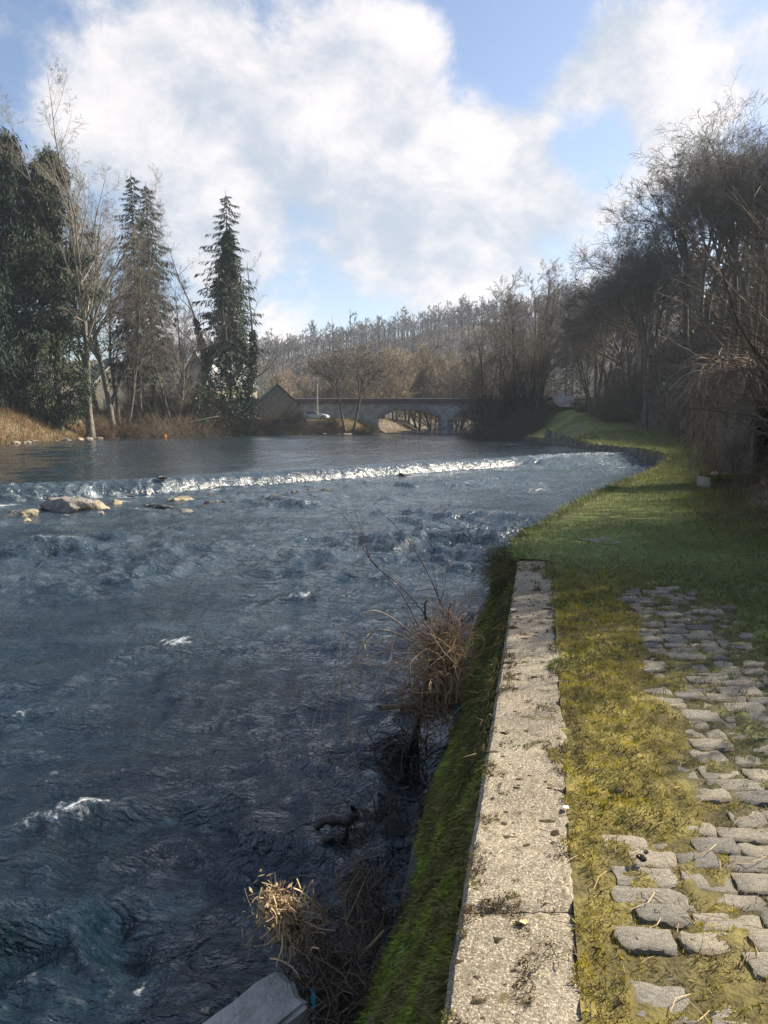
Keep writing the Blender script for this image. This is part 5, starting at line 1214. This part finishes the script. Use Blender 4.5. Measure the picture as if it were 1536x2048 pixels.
# long dead grass and brambles at the right edge of the path
r = rng(730); n = 15000
y = r.uniform(7.5, 24, n); e = r.uniform(-.5, 2.2, n); x = XR(y)+WP(y)+e; P = np.stack([x, y, land(x, y)-.03], -1)
cl = fbm(x*1.3, y*1.3, 88, 3); k = cl+r.uniform(-.3, .3, n) > -.1; P, cl = P[k], cl[k]; n = len(P)
D = np.array([-.25, -.25, .6])+r.normal(0, .55, (n, 3)); L = r.uniform(.12, .5, n)
cb = np.where(r.random((n, 1)) < .6, np.array([.24,.175,.11]), np.array([.07,.09,.03]))*r.uniform(.55, 1.35, (n, 1))
V, Fc = blades(P, D, L, .008, r); link('dead_grass', mesh('dead_grass', [(V, Fc)], M_blade, False, np.repeat(cb, 3, 0)), label='long pale dead grass at the foot of the bank beside the path', cat='dead grass', kind='stuff')
r = rng(733); parts, cols = [], []
def addn(n, y0, y1, e0, e1, Lm, sp, per, rad, c):
    y = r.uniform(y0, y1, n); e = r.uniform(e0, e1, n); x = XR(y)+WP(y)+e; P0 = np.stack([x, y, land(x, y)-.1], -1)
    for V, q in bush_parts(r, P0, Lm, sp, per, rad):
        parts.append((V, q)); cols.append(np.repeat(np.array(c)*r.uniform(.6, 1.4, (len(V)//3, 1)), 3, 0))
addn(520, 4.8, 9.0, .9, 4.0, 3.0, .40, 9, .014, (.13,.10,.072)); addn(560, 9.0, 14.0, 1.2, 4.5, 4.4, .20, 10, .016, (.13,.10,.072)); addn(260, 14.5, 20, 4.0, 7, 3.0, .32, 9, .014, (.13,.10,.072))
addn(650, 20, 36, 1.2, 8, 3.4, .45, 8, .015, (.12,.092,.07))
addn(350, 14, 34, -.2, 1.2, 1.2, .6, 7, .008, (.11,.085,.06))
link('bramble_thicket', mesh('bramble_thicket', parts, M_bush, False, np.concatenate(cols)), label='dense brown bramble thicket on the bank above the path', cat='bramble', kind='stuff')
# puddle and litter on the grass
a = np.arange(40)/40*6.283; c = at_z(1212, 1081, 0.0); rx = .30*(1+.18*np.sin(a*3)+.12*np.sin(a*5+1)); ryy = .26*(1+.2*np.sin(a*4+2))
zc = float(path_z(np.array(c[0]-float(XR(c[1]))), np.array(c[1])))+.006
V = np.concatenate([[[c[0], c[1], zc]], np.column_stack([c[0]+np.cos(a)*rx, c[1]+np.sin(a)*ryy, np.full(40, zc)])]); i = np.arange(40); j = (i+1) % 40
M_pud = mat('puddle_water', (.05,.048,.04), (.10,.095,.08), 9, .30, .3, 30, spec=.6)
link('puddle', mesh('puddle', [(V, np.stack([np.zeros(40, int), 1+i, 1+j], -1))], M_pud), label='small bright puddle in the grass of the path', kind='structure')

# ------------------------------------------------------------------ flotsam below the quay wall
def tangle(r, c, ext, n, L, rad, lean=(0, 0, 0), curl=.3, k=4, npt=7, down=-.05):
    st = c+r.normal(0, 1, (n, 3))*np.asarray(ext); D = unit(r.normal(0, 1, (n, 3))+np.asarray(lean)); Ls = r.uniform(.4, 1.3, n)*L
    P, rd = grow(st-D*Ls[:, None]*.5, D, Ls, r.uniform(.5, 1.5, n)*rad, npt, curl, down, r, .4)
    V, q = tubes(P, rd, k); return (V, q), n*npt*k, n, npt*k
# dead shrub with caught reeds
root = W3(812, 1560, 5.9); sh = empty('dead_shrub', root, label='dead shrub by the wall holding a bundle of sunlit dry reeds', cat='dead shrub'); r = rng(800)
def rel(P): return np.asarray(P)-root
stems = [[W3(805, 1600, 5.85), W3(815, 1520, 5.9), W3(835, 1440, 5.95), W3(858, 1360, 6.0), W3(880, 1250, 6.05)], [W3(835, 1580, 5.9), W3(830, 1500, 5.95), W3(842, 1420, 6.0), W3(870, 1330, 6.05), W3(900, 1230, 6.1)], [W3(815, 1540, 5.85), W3(790, 1490, 5.8), W3(765, 1500, 5.75)]]
link('stem', mesh('shrub_stem', [tubes(rel(poly(s, 14))[None], np.linspace(.035, .012, 14)[None], 7) for s in stems], M_wood_wet, True), sh)
parts, cols = [], []
for c, ext, n, L, rd, lean, col in [(W3(890, 1305, 6.0), (.075, .09, .15), 420, .40, .0038, (.1, 0, 2.6), (.34,.235,.13)), (W3(876, 1385, 6.0), (.06, .07, .09), 180, .33, .0036, (.1, 0, -2.2), (.27,.18,.10)), (W3(845, 1310, 5.95), (.11, .1, .10), 90, .45, .003, (-1.2, 0, .3), (.36,.26,.16)),
                                    (W3(855, 1410, 5.95), (.14, .10, .06), 180, .35, .004, (0, 0, 0), (.16,.11,.07)), (W3(800, 1520, 5.85), (.11, .10, .09), 150, .33, .005, (0, 0, 0), (.06,.048,.038)), (W3(815, 1590, 5.85), (.09, .10, .08), 110, .28, .005, (0, 0, 0), (.045,.037,.03)), (W3(720, 1690, 5.0), (.10, .10, .06), 130, .26, .004, (0, 0, .3), (.06,.048,.036)), (W3(770, 1650, 5.2), (.10, .10, .10), 150, .28, .004, (0, 0, .5), (.07,.054,.04))]:
    pr, nv, nn, per = tangle(r, c-root, ext, n, L, rd, lean); parts.append(pr); cols.append(np.repeat(np.array(col)*r.uniform(.5, 1.5, (nn, 1)), per, 0))
link('dry_reeds', mesh('dry_reeds', parts, M_twig, False, np.concatenate(cols)), sh)
arches = [([(850, 1290), (790, 1240), (745, 1222), (705, 1245), (682, 1285), (678, 1400)], .0075), ([(855, 1310), (800, 1270), (750, 1262), (722, 1300), (702, 1380), (698, 1460), (722, 1556)], .0085), ([(850, 1300), (740, 1310), (680, 1360), (635, 1420), (622, 1470)], .005), ([(840, 1320), (760, 1330), (700, 1330), (650, 1390), (630, 1560)], .003),
          ([(845, 1330), (770, 1350), (720, 1400), (690, 1440)], .003), ([(850, 1340), (790, 1320), (760, 1360), (750, 1430)], .003), ([(860, 1270), (800, 1255), (775, 1320), (770, 1400)], .003), ([(840, 1350), (700, 1330), (660, 1440), (640, 1500)], .003), ([(870, 1420), (800, 1380), (755, 1390)], .006), ([(905, 1280), (930, 1310), (935, 1370)], .004), ([(860, 1420), (880, 1430), (920, 1465)], .005), ([(840, 1260), (720, 1300), (690, 1380), (640, 1430)], .0025), ([(845, 1300), (730, 1285), (700, 1320), (640, 1390)], .0025), ([(700, 1460), (760, 1520), (790, 1560)], .004), ([(900, 1290), (960, 1270), (970, 1300)], .0025)]
link('drooping_twigs', mesh('drooping_twigs', [tubes(rel(poly([W3(a, b, 5.95-.12*i/len(pp)) for i, (a, b) in enumerate(pp)], 22))[None], np.linspace(q, q*.45, 22)[None], 5) for pp, q in arches], M_stalk, True), sh)
reds = [([(862, 1245), (810, 1180), (745, 1125), (715, 1070), (682, 1025)], .006), ([(742, 1122), (722, 1060), (705, 1005)], .0035), ([(838, 1255), (805, 1190), (770, 1150), (735, 1110)], .005), ([(885, 1215), (862, 1160), (830, 1100), (790, 1050), (760, 1025)], .0055), ([(880, 1205), (868, 1150), (860, 1095)], .003), ([(880, 1210), (890, 1170), (895, 1130)], .003), ([(852, 1240), (850, 1210), (855, 1200)], .012), ([(905, 1250), (898, 1225), (902, 1205)], .010), ([(900, 1230), (850, 1210), (790, 1190)], .003)]
link('red_twigs', mesh('red_twigs', [tubes(rel(poly([W3(a, b, 6.05) for a, b in pp], 16))[None], np.linspace(q, q*.4, 16)[None], 5) for pp, q in reds], mat('red_bark', (.06,.035,.035), (.11,.06,.055), 5, .7), True), sh)
branch_obj('driftwood_log', [W3(760, 1416, 5.8), W3(800, 1412, 5.9), W3(850, 1405, 6.0)], .022, .026, M_wood, 'short snapped pale log stuck in the dead shrub', 'log', 0, 820)
# teal sheet caught on the wall
uv = np.stack(np.meshgrid(np.linspace(0, 1, 9), np.linspace(0, 1, 12)), -1).reshape(-1, 2)
c0, c1, c2, c3 = W3(903, 1412, 5.92), W3(942, 1392, 6.02), W3(935, 1428, 5.95), W3(915, 1458, 5.85)
Pq = (c0[None]*((1-uv[:, :1])*(1-uv[:, 1:]))+c1[None]*(uv[:, :1]*(1-uv[:, 1:]))+c2[None]*(uv[:, :1]*uv[:, 1:])+c3[None]*((1-uv[:, :1])*uv[:, 1:]))
Pq[:, 1] += .02*np.sin(uv[:, 0]*9+uv[:, 1]*4); Pq[:, 0] += .008*np.sin(uv[:, 1]*14); ii = np.arange(108).reshape(12, 9)
q = np.stack([ii[:-1, :-1], ii[:-1, 1:], ii[1:, 1:], ii[1:, :-1]], -1).reshape(-1, 4)
link('plastic_sheet', mesh('plastic_sheet', [(np.concatenate([Pq, Pq+[0, .004, 0]]), [q, q[:, ::-1]+108])], M_teal, True), label='crumpled dark teal plastic sheet caught on the mossy wall', cat='plastic sheet')
# debris heap with dry leaves near the block
root = W3(580, 1960, 3.5); nest = empty('debris_heap', root, label='heap of twigs and dry leaves snagged on a stump beside the stone block', cat='debris heap'); r = rng(830)
parts, cols = [], []
for c, ext, n, L, rd, lean, col in [(W3(570, 1838, 3.5), (.065, .06, .06), 190, .17, .0035, (.3, 0, -1), (.42,.31,.19)), (W3(545, 1800, 3.5), (.025, .03, .03), 50, .14, .003, (-.6, 0, .3), (.40,.30,.18)), (W3(600, 1870, 3.5), (.06, .05, .05), 130, .2, .003, (0, 0, -.6), (.20,.15,.10)),
                                    (W3(640, 1955, 3.45), (.07, .06, .08), 220, .26, .003, (0, 0, -.5), (.10,.076,.055)), (W3(680, 1995, 3.35), (.08, .07, .09), 220, .28, .003, (0, 0, 0), (.11,.085,.06)), (W3(700, 1930, 3.6), (.07, .07, .09), 130, .3, .003, (0, 0, .4), (.12,.09,.065)),
                                    (W3(720, 1800, 4.1), (.08, .10, .12), 220, .3, .003, (0, 0, .6), (.13,.10,.07))]:
    pr, nv, nn, per = tangle(r, c-root, ext, n, L, rd, lean, k=3, npt=6); parts.append(pr); cols.append(np.repeat(np.array(col)*r.uniform(.5, 1.5, (nn, 1)), per, 0))
link('twigs', mesh('debris_twigs', parts, M_twig, False, np.concatenate(cols)), nest)
n = 330; c = np.where(r.random((n, 1)) < .45, rel(W3(548, 1805, 3.5))[None], rel(W3(580, 1850, 3.5))[None]); P = c+r.normal(0, .045, (n, 3))
V, Fc = diamonds(P, r.normal(0, 1, (n, 3))+[0, 0, -.4], r.uniform(.02, .05, n), r.uniform(.006, .018, n), r)
link('dry_leaves', mesh('debris_leaves', [(V, Fc)], M_straw, False, np.repeat(r.uniform(.5, 1.25, (n, 1)), 4, 0)*np.ones(3)), nest)
pl = [([(548, 1810), (515, 1825), (492, 1838)], .006), ([(560, 1880), (535, 1850), (522, 1822)], .007), ([(650, 1860), (642, 1820), (628, 1800), (624, 1775)], .011), ([(640, 1840), (650, 1815), (645, 1800)], .008), ([(602, 1850), (604, 1890), (596, 1930), (602, 1965)], .0045), ([(516, 1855), (505, 1880), (497, 1915)], .004), ([(720, 1915), (760, 1870), (770, 1860)], .009), ([(650, 1900), (690, 1960), (700, 2020)], .004), ([(690, 1850), (730, 1760), (740, 1740)], .0035), ([(700, 1880), (690, 1800), (720, 1740)], .003), ([(620, 1990), (700, 1990), (730, 1985)], .0035), ([(570, 1950), (540, 2000), (560, 2040)], .004)]
link('sticks', mesh('debris_sticks', [tubes(rel(poly([W3(a, b, 3.5-.03*i) for i, (a, b) in enumerate(pp)], 14))[None], np.linspace(q, q*.6, 14)[None], 6) for pp, q in pl], M_wood, True), nest)
# stone block, boulder
c = at_z(515, 2030, -1.12)
bm = __import__('bmesh').new(); B_m = __import__('bmesh'); B_m.ops.create_cube(bm, size=1); B_m.ops.scale(bm, vec=(.50, .26, .34), verts=bm.verts)
B_m.ops.bevel(bm, geom=bm.edges[:], offset=.022, segments=2, affect='EDGES'); B_m.ops.subdivide_edges(bm, edges=bm.edges[:], cuts=3, use_grid_fill=True); B_m.ops.triangulate(bm, faces=bm.faces[:])
V = np.array([v.co[:] for v in bm.verts]); Fc = np.array([[v.index for v in f.verts] for f in bm.faces]); bm.free(); r = rng(840)
edg = sstep(np.sort(np.abs(V)/np.array([.25, .13, .17]), axis=1)[:, 1], .75, 1.0)
V = V*(1-(.10*edg*np.clip(fbm(V[:, 0]*9+V[:, 2]*7, V[:, 1]*9+V[:, 2]*5, 3, 4)+.25, 0, 1.2))[:, None])+(.012*fbm(V[:, 0]*7+3*V[:, 2], V[:, 1]*7+4*V[:, 2], 8, 4))[:, None]*unit(V)
link('stone_block', mesh('stone_block', [(V, Fc)], mat('block_stone', (.30,.29,.265), (.46,.45,.415), 9, .85, .9, 40), False), None, (c[0]-.02, c[1]+.0, -1.25), (math.radians(12), math.radians(-14), math.radians(38)), label='cut grey stone block tilted in the water at the foot of the wall', cat='stone block')
c = at_z(682, 1875, -1.12); link('boulder', rock_mesh('boulder', 60, M_rock, .6, 3), None, (c[0], c[1], -1.22), (0, 0, .6), (.13, .11, .16), label='rounded grey boulder between the debris heap and the wall', cat='boulder')
# teal scrap
c = W3(626, 2003, 3.25); V = np.array([[0, 0, .075], [.012, 0, .02], [.014, .01, -.04], [.004, 0, -.08], [-.008, .004, -.03], [-.01, 0, .03]]); V = np.concatenate([V, V+[0, .004, 0]]); i = np.arange(6); j = (i+1) % 6
link('plastic_scrap', mesh('plastic_scrap', [(V, [np.array([[0, 1, 4, 5], [1, 2, 3, 4], [11, 10, 7, 6], [10, 9, 8, 7]]), np.stack([i, 6+i, 6+j, j], -1)])], mat('teal_scrap', (.01,.22,.28), (.02,.3,.36), 9, .4)), None, tuple(c), label='small bright teal plastic scrap hanging in the debris heap', cat='plastic scrap')
# black wet roots and stones at the wall foot
for i, (pts, r0, r1, lab) in enumerate([([(632, 1655), (650, 1640), (690, 1640), (712, 1625)], .03, .05, 'black wet driftwood stub curling out of the water'), ([(640, 1700), (655, 1680), (690, 1685)], .03, .02, 'short black wet root below the driftwood stub'), ([(700, 1640), (690, 1680), (705, 1710), (735, 1740), (760, 1750)], .014, .02, 'forked brown root rising from the water by the wall'), ([(660, 1690), (690, 1730), (725, 1745)], .012, .015, 'thin dark root lying across the forked root')]):
    branch_obj('wet_root', [W3(a, b, 5.0) for a, b in pts], r0, r1, M_wood_wet, lab, 'root', 2, 850+i, L=.25)
for i, (px, py, z, s, lab) in enumerate([(745, 1650, -1.33, .15, 'black wet stone against the wall beside the driftwood stub'), (760, 1700, -1.3, .17, 'large black wet stone at the foot of the mossy wall'), (800, 1610, -1.3, .16, 'black wet stone under the dead shrub'), (720, 1630, -1.38, .10, 'small black wet stone beside the curling stub'), (785, 1660, -1.2, .13, 'upright black wet stone leaning on the wall foot')]):
    c = at_z(px, py, z); link('wet_stone', RM['d', i % 4], None, tuple(c), (0, .2, i*1.2), (s, s*.8, s*1.5), label=lab, cat='stone')
# leaf and stones on the coping and path
def leaf(px, py, z, s, rot, label, m):
    c = at_z(px, py, z); a = np.arange(14)/14*6.283; rr = s*(.65+.35*np.abs(np.sin(a*2.5))); V = np.column_stack([np.cos(a)*rr, np.sin(a)*rr*.7, .25*rr*np.abs(np.cos(a))+.002])
    V = np.concatenate([V, [[0, 0, .001]], V+[0, 0, .0012], [[0, 0, .0022]]]); i = np.arange(14); j = (i+1) % 14
    link('dry_leaf', mesh('dry_leaf', [(V, [np.stack([j, i, np.full(14, 14)], -1), np.stack([15+i, 15+j, np.full(14, 29)], -1)])], m, True), None, (c[0], c[1], c[2]+.004), (0, .15, rot), label=label, cat='leaf')
M_leaf = mat('leaf_tan', (.45,.33,.16), (.6,.46,.25), 30, .7); M_leafw = mat('leaf_pale', (.6,.56,.48), (.75,.7,.62), 30, .7)
leaf(1047, 1848, .004, .018, .5, 'curled tan dead leaf lying on the concrete coping', M_leaf); leaf(1132, 1619, .004, .022, 1.4, 'pale papery scrap of leaf at the edge of the coping', M_leafw); leaf(1030, 1222, .004, .05, 2.0, 'pale flat leaf on the coping near its grassy end', M_leafw)
for i, (px, py, s, lab) in enumerate([(1283, 1716, .022, 'black pebble lying on a sett'), (1293, 1704, .012, 'tiny black pebble beside the larger one on a sett'), (1236, 1583, .018, 'dark pebble in the moss beside the coping')]):
    c = at_z(px, py, .02); link('pebble', RM['d', i], None, tuple(c), (0, 0, i), (s, s*.9, s*1.3), label=lab, cat='pebble')

# ------------------------------------------------------------------ hazy air of the valley
hz = bpy.data.materials.new('haze'); hz.use_nodes = True; t = hz.node_tree; t.nodes.clear()
ho = N(t, 'ShaderNodeOutputMaterial'); hv = N(t, 'ShaderNodeVolumePrincipled'); t.links.new(hv.outputs['Volume'], ho.inputs['Volume'])
hv.inputs['Color'].default_value = (.72, .84, 1.0, 1); hv.inputs['Density'].default_value = .00025; hv.inputs['Anisotropy'].default_value = .25
link('haze', mesh('haze', [box(-480, 560, -75, 715, -3.6, 100)], hz), label='thin pale haze filling the valley', kind='stuff')
